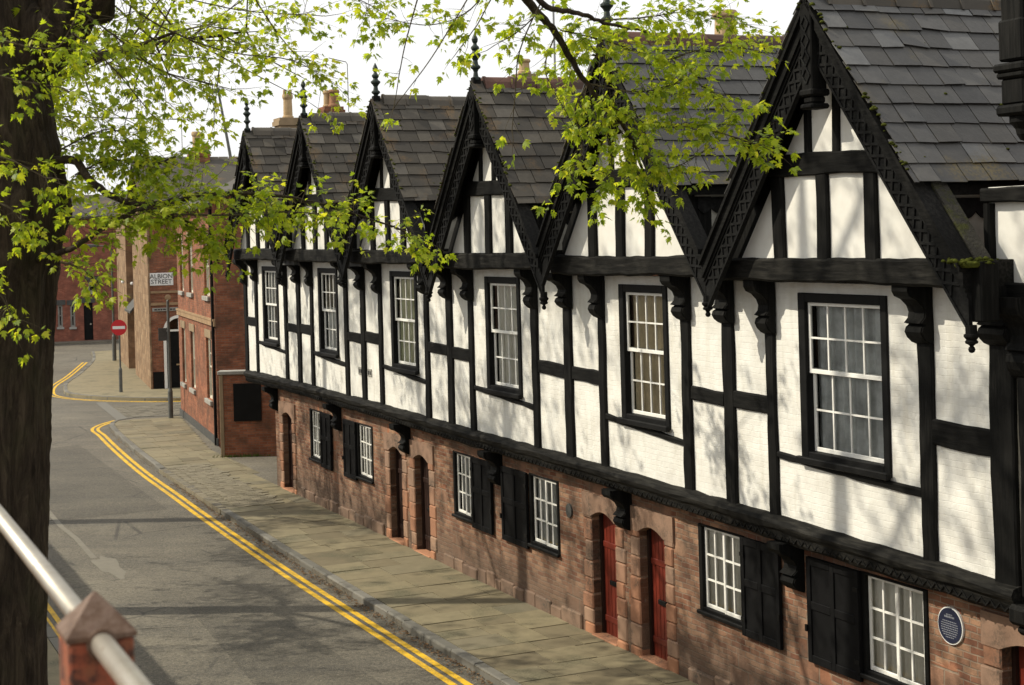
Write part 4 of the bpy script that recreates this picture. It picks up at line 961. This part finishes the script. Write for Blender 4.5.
m = MB(); m.box(-.12, 9, 9.02, 19.5, 7.92, 8.12); m.build('flat_roof', M['lead'], b2)
def text(name, body, size, mat, parent, loc, ext=.004):
    cu = bpy.data.curves.new(name, 'FONT'); cu.body = body; cu.size = size; cu.extrude = ext; cu.align_x = 'CENTER'; cu.align_y = 'CENTER'; cu.space_line = .85
    o = bpy.data.objects.new(name, cu); COL.objects.link(o); bpy.context.view_layer.update()
    me = bpy.data.meshes.new_from_object(o.evaluated_get(bpy.context.evaluated_depsgraph_get())); bpy.data.objects.remove(o); bpy.data.curves.remove(cu)
    me.transform(Matrix.Rotation(rad(90), 4, 'X')); me.materials.clear(); me.materials.append(M[mat]); me.name = name
    q = bpy.data.objects.new(name, me); COL.objects.link(q); q.parent = parent; q.location = loc; return q
sg = thing('street_sign', 'white street name plate reading ALBION STREET high on the corner building', 'sign', K+ux*.50+uy*(-.002)+Vector((0, 0, 4.68)), ka)
m = MB(); m.cbox(-.50, .50, -.03, 0, -.27, .27, .012); m.build('plate', M['sign_white'], sg)
text('lettering', 'ALBION\nSTREET', .27, 'sign_black', sg, (0, -.034, 0))
sg = thing('name_board', 'narrow pale board above the arched door', 'sign', K+ux*.62+uy*(-.002)+Vector((0, 0, 3.38)), ka)
m = MB(); m.cbox(-.54, .54, -.03, 0, -.075, .075, .01); m.build('plate', M['stone_grey'], sg)
m = MB(); x = -.45
while x < .42: q = R.uniform(.05, .12); m.box(x, x+q, -.033, -.029, -.03, .03); x += q+.03
m.build('lettering', M['sign_black'], sg)

# ------------------------------------------------------------------ far brick building across the bend
b3 = thing('far_building', 'red brick building closing the street at the bend, seen beside the tree trunk', 'building', (-52, 99.5, 0), math.atan2(.25, 1))
def f3(px, py):                                   # place on its front wall
    d_ = at(px, py, 1.0)-Vector((0, 0, HC)); c_, s_ = math.cos(math.atan2(.25, 1)), math.sin(math.atan2(.25, 1)); nx, ny = -s_, c_
    tt = (-52*nx+99.5*ny)/(d_.x*nx+d_.y*ny); p = d_*tt; return ((p.x+52)*c_+(p.y-99.5)*s_, HC+p.z)
def r3(a, b, c_, e): x0, z1 = f3(a, c_); x1, z0 = f3(b, e); return (x0, x1, z0, z1)
wins3 = [r3(57.5, 63, 305, 327), r3(70, 75.5, 305, 327), r3(88, 96, 281, 292), (16.5, 17.6, 1.2, 2.8), (13.5, 14.6, 1.2, 2.8), (13.5, 14.6, 4.2, 5.6), (16.5, 17.6, 4.2, 5.6)]
door3 = list(r3(83.5, 93.5, 303, 339)); door3[2] = 0
m = MB(); wall_grid(m, 0, 42, -.3, 8.2, wins3+[tuple(door3)], 0, .3); m.box(0, 42, 8, 8.3, -.3, 8.2); m.box(0, .3, .3, 8, -.3, 8.2); m.box(41.7, 42, .3, 8, -.3, 8.2); m.build('wall', M['far_brick'], b3)
for w in wins3:
    window_in(b3, *w, 0, None, 1, 1, 'stone_grey')
    m = MB(); m.box(w[0]-.2, w[1]+.2, -.04, -.002, w[3], w[3]+.32); m.build('lintel', M['lead'], b3)
m = MB(); m.box(door3[0], door3[1], .15, .22, 0, door3[3]); d = m.build('door', M['black_paint'], b3)
m = MB(); m.box(door3[0]-.15, door3[1]+.15, -.04, -.002, door3[3], door3[3]+.35); m.build('lintel', M['lead'], b3)
m = MB(); m.box(door3[1]-.2, door3[1]-.1, .12, .149, 1, 1.1); m.build('handle', M['steel'], d)
m = MB(); m.prism_x([(-.3, 8.0), (4, 9.5), (8.4, 8.0), (8.4, 8.15), (4, 9.7), (-.3, 8.15)], -.3, 42.3); m.build('roof', M['old_slate'], b3)
m = MB(); m.prism_z([tuple(p[:2]) for p in (Vector((-60, 95.5, 0)), Vector((-12, 107.4, 0)), Vector((-12.6, 109.2, 0)), Vector((-60, 97.4, 0)))], -.29, -.01); tag(m.build('pavement', M['asphalt_patch']), kind='structure')

# ------------------------------------------------------------------ street furniture
p = at(121, 392, 67.4); ne = thing('road_sign', 'round red no entry sign with white bar on a grey post at the corner pavement', 'sign', (p.x, p.y, 0), 0)
m = MB(); m.lathe([(.075, -.05), (.075, .95), (.06, 1.0), (.045, 1.03), (.038, 1.05), (.038, 3.0)], (0, 0, 0), 12); m.build('post', M['pole_grey'], ne)
m = MB(); disc(m, 0, 2.72, .33, .33, -.07, -.045); m.build('disc', M['sign_red'], ne)
m = MB(); m.box(-.26, .26, -.078, -.069, 2.66, 2.78); m.build('bar', M['sign_white'], ne)
p = at(171, 418, 56.8); sp = thing('sign_post', 'grey post with a small edge-on plate beside the brick house', 'post', (p.x, p.y, 0), .3)
m = MB(); m.lathe([(.085, -.05), (.085, .95), (.055, 1.05), (.05, 4.15), (.02, 4.2)], (0, 0, 0), 12); m.build('post', M['pole_grey'], sp)
m = MB(); m.box(-.36, -.06, -.02, .0, 2.75, 3.2, .004); m.build('plate', M['lead'], sp)
p = at(114.5, 358, 86); lp_ = thing('lamp_post', 'slim dark grey lamp post behind the no entry sign', 'lamp post', (p.x, p.y, 0), 0)
m = MB(); m.lathe([(.11, -.1), (.11, 1.3), (.07, 1.4), (.05, 6.0)], (0, 0, 0), 10); m.build('post', M['pole_grey'], lp_)
m = MB(); m.tube([(0, 0, 5.95), (-.2, 0, 6.15), (-.8, 0, 6.2)], .035, 6); m.build('arm', M['pole_grey'], lp_)
m = MB(); m.box(-1.3, -.7, -.12, .12, 6.12, 6.28, .03); m.build('lantern', M['dish_grey'], lp_)
p = at(232, 165, 98); sl_ = thing('street_lamp', 'tall pale street lamp leaning over the slate roof by the clay pot', 'street lamp', (p.x, p.y, 0), 0)
q = at(218.5, 92, 98)
m = MB(); m.tube([(.35, 0, -.2), (0, 0, p.z), (q.x-p.x, 0, q.z)], [.14, .10, .07], 8); m.build('post', M['pole_grey'], sl_)
m = MB(); m.box(q.x-p.x-.55, q.x-p.x+.12, -.15, .15, q.z-.05, q.z+.22, .04); m.build('lantern', M['dish_grey'], sl_)
p = K+ux*2.0+uy*4.5
m = MB(); m.tube([(0, 0, 9.6), (0, 0, 12.0)], .02, 5); m.tube([(-.45, 0, 11.9), (.45, 0, 11.9)], .014, 5)
for x in (-.4, -.2, 0.1, .3): m.tube([(x, -.18, 11.9), (x, .18, 11.9)], .01, 4)
tag(m.build('roof_aerial', M['aerial_metal'], None, loc=(p.x, p.y, 0)), 'small television aerial left of the clay pot on the far slate roof', 'aerial')

# ------------------------------------------------------------------ railing in the foreground
dr = Vector((-.41145, .91143, 0)); pp = Vector((-.619, 2.32, 0)); rz = 5.594
rl = thing('railing', 'steel handrail through a rusty red post with pyramid cap, in the left foreground', 'railing', (pp.x, pp.y, 4.44), math.atan2(dr.y, dr.x)-rad(90))
m = MB(); m.cbox(-.046, .046, -.046, .046, 0, 1.159, .004); po = m.build('post', M['rusty_red'], rl)
m = MB(); hb = .0495; h_ = 1.160
m.add([(-hb,-hb,h_),(hb,-hb,h_),(hb,hb,h_),(-hb,hb,h_),(-hb,-hb,h_+.007),(hb,-hb,h_+.007),(hb,hb,h_+.007),(-hb,hb,h_+.007),(-.002,-.002,h_+.060),(.002,-.002,h_+.060),(.002,.002,h_+.060),(-.002,.002,h_+.060)],
      [(3,2,1,0),(0,1,5,4),(1,2,6,5),(2,3,7,6),(3,0,4,7),(4,5,9,8),(5,6,10,9),(6,7,11,10),(7,4,8,11),(8,9,10,11)]); m.build('cap', M['rusty_cap'], po)
rh = rz-4.44
m = MB(); m.tube([(0, .0465, rh), (0, 3.4, rh)], .0165, 20); m.build('rail', M['steel'], rl, smooth=True)
m = MB(); m.tube([(0, -.0465, rh), (0, -1.9, rh)], .0165, 20); m.build('rail', M['steel'], rl, smooth=True)
m = MB(); m.tube([(0, -.0465, rh), (0, -.0500, rh)], .022, 20); m.build('collar', M['rusty_cap'], rl)
for y in (3.45, -1.95):
    m = MB(); m.cbox(-.050, .050, y-.05, y+.05, 0, 1.195, .004); m.build('post', M['rusty_red'], rl)

# ------------------------------------------------------------------ trees
LEAF = np.array([(0,0),(.10,-.30),(.34,-.42),(.30,-.20),(.62,-.30),(.58,-.12),(1.0,0),(.58,.12),(.62,.30),(.30,.20),(.34,.42),(.10,.30)])
LEAF = LEAF*np.array([1, 1.15]); LZ = -.20*np.abs(LEAF[:,1])**1.0 - .12*LEAF[:,0]**2
LEAF3 = np.column_stack([LEAF, LZ])
def leaf_mesh(name, P, D, N, S, mat, parent, simple=False):
    "one lobed leaf per position P: D direction, N normal, S size"
    P, D, N, S = map(np.asarray, (P, D, N, S)); n = len(P)
    D = D/np.linalg.norm(D, axis=1)[:,None]; Bv = np.cross(N, D); Bv /= np.linalg.norm(Bv, axis=1)[:,None]+1e-9; N = np.cross(D, Bv)
    lf = LEAF3 if not simple else np.array([(0,0,0),(.35,-.42,-.1),(.62,-.2,-.07),(1,0,-.12),(.62,.2,-.07),(.35,.42,-.1)])
    k = len(lf)
    rg = np.random.default_rng(n); curl = rg.uniform(-.4, 2.6, n)[:,None,None]; wd = rg.uniform(.72, 1.1, n)[:,None,None]
    V = P[:,None,:]+S[:,None,None]*(lf[None,:,0,None]*D[:,None,:]+wd*lf[None,:,1,None]*Bv[:,None,:]+curl*lf[None,:,2,None]*N[:,None,:])
    V = V.reshape(-1, 3)
    tri = np.array([(0, a, a+1) for a in range(1, k-1)]); Fc = (np.arange(n)[:,None,None]*k+tri[None]).reshape(-1, 3)
    me = bpy.data.meshes.new(name); me.vertices.add(len(V)); me.vertices.foreach_set('co', V.ravel().astype(np.float32))
    me.loops.add(Fc.size); me.loops.foreach_set('vertex_index', Fc.ravel().astype(np.int32)); me.polygons.add(len(Fc))
    me.polygons.foreach_set('loop_start', np.arange(0, Fc.size, 3, dtype=np.int32)); me.update(calc_edges=True); me.materials.append(mat)
    o = bpy.data.objects.new(name, me); COL.objects.link(o)
    if parent: o.parent = parent
    return o
class Crown:
    def __init__(s, seed, size): s.r = random.Random(seed); s.P = []; s.D = []; s.N = []; s.S = []; s.tw = MB(); s.size = s.base_size = size
    def tuft(s, p, d, n, spread=1.0):
        for k in range(n):
            r = s.r; q = Vector((r.gauss(0, .6), r.gauss(0, .6), r.gauss(-.25, .4)))+d*.6
            if q.length < .05: continue
            q.normalize(); pet = r.uniform(.01, .05)*spread
            nn = Vector((r.gauss(0, .45), r.gauss(0, .45), 1.0)).normalized()
            if abs(nn.dot(q)) > .95: nn = Vector((1, 0, .2))
            s.P.append(p+q*pet); s.D.append(q+Vector((0, 0, -.25))); s.N.append(nn); s.S.append(s.size*r.choice((.55, .75, .9, 1.0, 1.15))*r.uniform(.85, 1.15))
    def twig(s, p, d, ln, rad_=.004, dens=1.0):
        r = s.r; pts = [p]; n = max(3, int(ln/.09)); d = d.normalized()
        for k in range(n):
            d = (d+Vector((r.gauss(0, .16), r.gauss(0, .16), r.gauss(-.03, .12)))).normalized(); pts.append(pts[-1]+d*(ln/n))
        s.tw.tube(pts, [rad_*(1-.7*k/n) for k in range(n+1)], 4, False)
        for k in range(1, n+1):
            if r.random() < .78*dens: s.tuft(pts[k], d, r.choice((1, 2, 2, 3)))
        s.tuft(pts[-1], d, r.choice((3, 4, 5, 6)))
    def limb(s, pts, r0, r1, mb=None, k=5, n=8):
        P = [Vector(p) for p in pts]; o = []
        for i in range(len(P)-1):
            a, b, c, d = P[max(i-1, 0)], P[i], P[i+1], P[min(i+2, len(P)-1)]
            for q in range(k):
                u = q/k; o.append(.5*((2*b)+(c-a)*u+(2*a-5*b+4*c-d)*u*u+(3*b-a-3*c+d)*u**3)+Vector((s.r.gauss(0, r0*.12), s.r.gauss(0, r0*.12), s.r.gauss(0, r0*.12)))*(1 if q else 0))
        o.append(P[-1]); m_ = len(o)-1; (mb or s.tw).tube(o, [r0+(r1-r0)*(i/m_) for i in range(m_+1)], n)
        return o
    def spray(s, pts, n, ln=.35, wid=.0, dens=1.0, r0=.012, draw=True, size=None):
        "leafy twigs springing from a branch through pts"
        s.size = size or s.base_size
        o = s.limb(pts, r0, .0025, None, 6, 6) if draw else [Vector(p) for p in pts]
        for k in range(n):
            i = s.r.randrange(0, len(o)-1); p = o[i]+(o[i+1]-o[i])*s.r.random(); ax = (o[i+1]-o[i]).normalized()
            d = ax*s.r.uniform(.0, 1.0)+Vector((s.r.gauss(0, .6), s.r.gauss(0, .6), s.r.gauss(-.05, .42)))
            if wid: p = p+Vector((s.r.gauss(0, wid), s.r.gauss(0, wid), s.r.gauss(0, wid)))
            s.twig(p, d, ln*s.r.uniform(.45, 1.2), .0021, dens)
        s.twig(o[-1], (o[-1]-o[-2]), ln, .003, dens)
    def finish(s, parent, mat, twigmat='twig', simple=False):
        s.tw.build('twig', M[twigmat], parent); return leaf_mesh('crown', [tuple(p) for p in s.P], [tuple(p) for p in s.D], [tuple(p) for p in s.N], s.S, M[mat], parent, simple)

from mathutils import noise as mn
def trunk_mesh(prof, seed, n=56, rel=0., dz=.10):
    "prof: (centre x, y, z, radius); ridged bark modelled in the surface"
    rr = random.Random(seed); mb = MB(); ph = [(rr.uniform(0, 6.3), rr.randint(5, 19), rr.uniform(.006, .022)) for _ in range(9)]
    P = [Vector(p[:3]) for p in prof]; rs = [p[3] for p in prof]; rings = []
    for i in range(len(P)-1):
        a, b, c, d = P[max(i-1, 0)], P[i], P[i+1], P[min(i+2, len(P)-1)]; m_ = max(3, int((c-b).length/dz))
        for q in range(m_):
            u = q/m_; rings.append((.5*((2*b)+(c-a)*u+(2*a-5*b+4*c-d)*u*u+(3*b-a-3*c+d)*u**3), rs[i]+(rs[i+1]-rs[i])*(u*u*(3-2*u))))
    rings.append((P[-1], rs[-1])); base = 0
    for k, (c, r) in enumerate(rings):
        for j in range(n):
            w = 2*math.pi*j/n
            if rel:
                q = Vector((math.cos(w)*5.5+.3*mn.noise((0, 0, c.z*2)), math.sin(w)*5.5, c.z*.9+.5*mn.noise((math.cos(w)*3, math.sin(w)*3, c.z*2.5)))); rv = 1-abs(mn.noise(q*1.6))*2.4; rv2 = 1-abs(mn.noise(q*3.7+Vector((9, 3, 1))))*2.2; rl = rel*(rv*.7+rv2*.4)
            else: rl = 0.
            f = 1+rl+sum(A_*math.sin(fr*w+p_+.35*math.sin(c.z*1.7+p_)) for p_, fr, A_ in ph)*.8+rr.uniform(-.008, .008); mb.v.append((c.x+r*f*math.cos(w), c.y+r*f*math.sin(w), c.z))
        if k:
            for j in range(n): mb.f.append(((k-1)*n+j, (k-1)*n+(j+1) % n, k*n+(j+1) % n, k*n+j))
    mb.f.append(tuple(range((len(rings)-1)*n, len(rings)*n))); return mb
ZT = 9.0
tr = thing('sycamore_tree', 'big sycamore with the dark trunk filling the left edge and leafy boughs over the street', 'tree', (0, 0, 0))
tr.location = (at(-26, 600, ZT).x, ZT, 0); base = Vector(tr.location)
def tp(px, py): p = at(px, py, ZT); return p
def row(py, right, half):
    p = at(right-half, py, ZT); return (p.x-base.x, 0, p.z, half/F*ZT*.94)
prof = [(0, 0, -.3, .62), (0, 0, .2, .52), (0, 0, 1.2, .44), row(685, 46, 72), row(600, 47, 72), row(500, 48, 72), row(400, 50, 73), row(300, 54, 76), row(250, 60, 80), row(212, 69, 84), row(170, 62, 80), row(120, 52, 74), row(85, 47, 72), row(40, 46, 74), row(0, 44, 76), row(-120, 30, 70), row(-400, 0, 56), row(-800, -40, 40)]
m = trunk_mesh(prof, 3, 220, .045, .035); tk = m.build('trunk', M['bark'], tr, smooth=True)
cr = Crown(21, .047)
lm = MB()
def Wp(px, py, Y): return at(px, py, Y)-base
# visible limbs
cr.limb([Wp(20, 60, 9.0), Wp(62, 22, 8.9), Wp(95, -25, 8.8), Wp(170, -140, 8.8)], .20, .12, lm, 6, 14)
cr.limb([Wp(40, 165, 9.0), Wp(72, 160, 8.8), Wp(92, 182, 8.7), Wp(119, 199, 8.7), Wp(160, 204, 8.9), Wp(200, 195, 9.1), Wp(258, 194, 9.4), Wp(330, 206, 9.7), Wp(405, 232, 9.9)], .026, .005, lm, 6, 8)
cr.limb([Wp(30, 262, 8.9), Wp(71, 249, 8.5), Wp(100, 230, 8.5), Wp(142, 209, 8.6), Wp(165, 214, 8.7), Wp(195, 228, 8.9), Wp(219, 263, 9.1)], .018, .005, lm, 6, 8)
cr.limb([Wp(60, -200, 9), Wp(200, -330, 9.4), Wp(420, -260, 10.2), Wp(500, -60, 10.6), Wp(527, 0, 10.7), Wp(556, 34, 10.8), Wp(588, 84, 10.9), Wp(632, 140, 11.0), Wp(650, 205, 11.05)], .055, .006, lm, 7, 9)
cr.limb([Wp(420, -260, 10.2), Wp(500, -60, 10.5), Wp(541, 2, 10.6), Wp(578, 13, 10.6), Wp(608, 24, 10.7), Wp(650, 32, 10.8)], .030, .006, lm, 7, 8)
cr.limb([Wp(60, -200, 9), Wp(120, -420, 8.5), Wp(60, -760, 9.6), Wp(200, -1100, 10)], .17, .05, lm, 5, 9)
cr.limb([Wp(0, -300, 9), Wp(-200, -520, 9.4), Wp(-330, -800, 10)], .16, .05, lm, 5, 9)
cr.limb([Wp(10, -360, 9), Wp(120, -520, 10.6), Wp(330, -700, 12.5)], .14, .05, lm, 5, 9)
lm.build('limb', M['bark'], tr, smooth=True)
S = lambda pts, n, ln=.35, **k: cr.spray([Wp(*p) for p in pts], int(n*1.75), ln*.92, **{'r0': .0055, **k})
# right bough, sprays in layers
S([(560,30,10.8),(610,42,10.8),(660,60,10.8),(700,50,10.7),(745,48,10.6)], 45, .30, size=.060)
S([(588,20,10.8),(640,18,10.9),(690,12,10.9),(735,22,10.8)], 32, .28, size=.060)
S([(590,84,10.9),(640,92,10.8),(690,82,10.7),(720,100,10.6)], 35, .30, size=.060)
S([(600,100,10.9),(650,125,10.8),(700,128,10.6),(762,146,10.5)], 40, .26, size=.060)
S([(610,120,11.0),(640,150,10.9),(670,168,10.8),(705,150,10.8)], 29, .26, size=.060)
S([(588,84,10.9),(575,110,10.9),(582,150,10.9),(560,180,10.9)], 17, .24, size=.060)
S([(600,110,11.0),(612,160,10.9),(600,190,10.9)], 13, .22, size=.060)
S([(632,140,11.0),(640,180,11.0),(655,212,11.0)], 12, .2, size=.060)
S([(600,60,11.2),(585,40,11.2),(575,60,11.2)], 21, .3, size=.060)
S([(541,2,10.6),(520,50,10.5),(515,95,10.5),(512,130,10.5)], 6, .2, dens=.6, size=.06)
S([(556,34,10.8),(545,70,10.7),(565,110,10.7)], 4, .2, dens=.6, size=.06)
S([(500,-30,10.5),(470,10,10.4),(430,25,10.3),(385,18,10.2)], 15, .26, dens=.7, size=.06)
S([(500,-20,10.5),(480,20,10.4),(460,48,10.4)], 5, .2, dens=.5, size=.06)
S([(545,5,10.6),(520,30,10.6),(495,45,10.6)], 8, .22, dens=.7, size=.06)
S([(420,-10,10.2),(405,45,10.1),(395,100,10.1)], 2, .14, dens=.25, size=.06)
S([(470,-5,10.4),(430,60,10.2),(398,102,10.1)], 2, .12, dens=.2, size=.06)
# upper left
S([(95,-25,8.8),(150,20,9.0),(220,50,9.3),(290,60,9.6),(325,78,9.8)], 28, .36)
S([(95,-25,8.8),(160,-8,9.2),(240,10,9.6),(310,15,10)], 27, .36)
S([(80,10,8.7),(120,40,8.7),(160,70,8.8),(215,85,9.0)], 27, .34)
S([(70,30,8.5),(110,65,8.5),(140,100,8.5)], 18, .28)
S([(250,-10,9.6),(275,30,9.6),(300,60,9.7)], 5, .22, dens=.7)
S([(230,-20,9.6),(340,-5,10),(370,5,10)], 8, .24, dens=.7)
S([(60,150,8.8),(90,135,8.9),(115,130,9.0),(140,150,9.1)], 34, .28)
S([(75,175,8.8),(110,160,8.9),(150,165,9.1),(168,160,9.2)], 37, .26)
S([(119,199,8.7),(160,204,8.9),(200,195,9.1),(250,196,9.4)], 40, .30, draw=False)
S([(142,209,8.6),(195,228,8.9),(215,250,9.1)], 26, .22, draw=False)
S([(250,196,9.4),(330,206,9.7),(405,232,9.9),(418,238,9.9)], 30, .22, draw=False)
S([(165,214,8.7),(230,215,9.0),(290,212,9.3),(330,215,9.5)], 40, .24)
S([(71,249,8.5),(100,230,8.5),(140,212,8.6)], 26, .26, draw=False)
S([(60,262,8.4),(80,268,8.4),(95,280,8.4)], 11, .18)
S([(-20,30,8.3),(20,45,8.2),(55,48,8.2),(70,30,8.2)], 15, .22)
S([(-20,70,8.2),(15,80,8.2),(40,85,8.2)], 6, .2)
S([(-30,150,8.2),(10,160,8.2),(40,175,8.2),(62,185,8.2)], 12, .20)
S([(-30,200,8.2),(5,205,8.2),(25,225,8.2)], 9, .2)
S([(-30,280,8.1),(0,295,8.1),(12,320,8.1)], 8, .18)
# the crown above the frame
for (px, py, Y, n_) in [(170,-160,9.2,20),(60,-760,9.6,30),(200,-1100,10,30),(-330,-800,10,30),(330,-700,12.5,30),(120,-520,10.6,30),(420,-260,10.4,24),(0,-1000,9,30)]:
    c_ = Wp(px, py, Y)
    for k in range(n_):
        d = Vector((cr.r.gauss(0, .8), cr.r.gauss(0, .8), abs(cr.r.gauss(.1, .7)))); cr.spray([c_+d*.2, c_+d*.75, c_+d*1.3], 4, .45, r0=.007)
cr.finish(tr, 'leaf_spring')

# street trees further along the wall, their crowns above the road (they dapple the houses)
def street_tree(s_, i_, h, rc, seed, nclump, label):
    b_ = L(s_, i_); t = thing('street_tree', label, 'tree', b_, 0, 'trees along the raised walkway')
    rr = random.Random(seed); mb = trunk_mesh([(0,0,-.3,.5),(0,0,.3,.40),(.05,0,2,.33),(.1,.05,4.5,.29),(0,.1,7,.24),(0,0,h*.75,.12),(0,0,h*.9,.05)], seed, 28); mb.build('trunk', M['bark'], t, smooth=True)
    c = Crown(seed+1, .085); lb = MB(); ends = []
    for k in range(11):
        a = k*2.4+rr.uniform(-.4, .4); z0 = rr.uniform(6.0, h*.78); e = Vector((math.cos(a)*rc*rr.uniform(.6, 1), math.sin(a)*rc*rr.uniform(.6, 1), z0+rr.uniform(1.2, 3.6))); mid = Vector((e.x*.45, e.y*.45, z0+(e.z-z0)*.65))
        ends.append(c.limb([(0, 0, z0), mid, e], .07, .015, lb, 5, 7))
    lb.build('limb', M['bark'], t, smooth=True)
    for k in range(nclump):
        o = rr.choice(ends); p = o[rr.randrange(len(o)//3, len(o))]; d = Vector((rr.gauss(0, 1), rr.gauss(0, 1), rr.gauss(.1, .7))); ln = rr.uniform(.5, 1.5)
        c.spray([p, p+d*.4*ln, p+d*.9*ln], 6, .45, r0=.014)
    c.finish(t, 'leaf_fresh', simple=True)
street_tree(-20.5, 1.3, 18.5, 5.2, 31, 330, 'nearest street tree behind the big trunk, leaves hanging in at top left')
street_tree(-30.0, 1.1, 18.5, 5.2, 47, 330, 'middle street tree of the row, hidden at left behind the big trunk')
street_tree(-40, 1.2, 18, 5.0, 53, 300, 'farthest street tree of the row, hidden at left behind the big trunk')

# ------------------------------------------------------------------ sky, sun, camera
w = bpy.data.worlds.new('World'); scene.world = w; w.use_nodes = True; nt = w.node_tree; bg = nt.nodes['Background']
sky = nt.nodes.new('ShaderNodeTexSky'); sky.sky_type = 'NISHITA'; sky.sun_disc = False
sd = Vector((.66, -.053, -.59)).normalized()
sky.sun_elevation = math.asin(-sd.z); sky.sun_rotation = math.atan2(-sd.x, -sd.y); sky.dust_density = 3.0; sky.air_density = 1.0
tc = nt.nodes.new('ShaderNodeTexCoord'); mp = nt.nodes.new('ShaderNodeMapping'); mp.inputs['Scale'].default_value = (1, 1, 2.5)
nz = nt.nodes.new('ShaderNodeTexNoise'); nz.inputs['Scale'].default_value = 2.2; nz.inputs['Detail'].default_value = 6
rp = nt.nodes.new('ShaderNodeValToRGB'); rp.color_ramp.elements[0].position = .3; rp.color_ramp.elements[0].color = (.86,)*3+(1,); rp.color_ramp.elements[1].position = .62; rp.color_ramp.elements[1].color = (.97,)*3+(1,)
mx = nt.nodes.new('ShaderNodeMix'); mx.data_type = 'RGBA'; mx.inputs[7].default_value = (11.3, 11.3, 11.2, 1)
nt.links.new(tc.outputs['Generated'], mp.inputs[0]); nt.links.new(mp.outputs[0], nz.inputs['Vector']); nt.links.new(nz.outputs['Fac'], rp.inputs[0]); nt.links.new(rp.outputs[0], mx.inputs[0])
nt.links.new(sky.outputs[0], mx.inputs[6]); nt.links.new(mx.outputs[2], bg.inputs['Color']); bg.inputs['Strength'].default_value = .10
sun = bpy.data.lights.new('sun', 'SUN'); sun.energy = 5.0; sun.angle = rad(.53); sun.color = (1.0, .92, .76)
so = bpy.data.objects.new('sun', sun); COL.objects.link(so); so.rotation_euler = sd.to_track_quat('-Z', 'Y').to_euler(); so.location = (-30, 10, 40)
cam = bpy.data.cameras.new('camera'); co = bpy.data.objects.new('camera', cam); COL.objects.link(co); scene.camera = co
cam.sensor_fit = 'HORIZONTAL'; cam.sensor_width = 36; cam.lens = F/1024*36; cam.shift_y = B0/CR/1024; cam.clip_start = .05; cam.clip_end = 3000
co.matrix_world = Matrix.Translation((0, 0, HC)) @ Matrix.Rotation(rad(90), 4, 'X') @ Matrix.Rotation(-ROLL, 4, 'Z')
cam.dof.use_dof = True; cam.dof.focus_distance = 19.0; cam.dof.aperture_fstop = 8.5
scene.view_settings.view_transform = 'Standard'; scene.view_settings.look = 'None'; scene.view_settings.exposure = 0.0; scene.view_settings.gamma = 1.0
scene.render.engine = 'CYCLES'; scene.cycles.max_bounces = 8; scene.cycles.transparent_max_bounces = 12
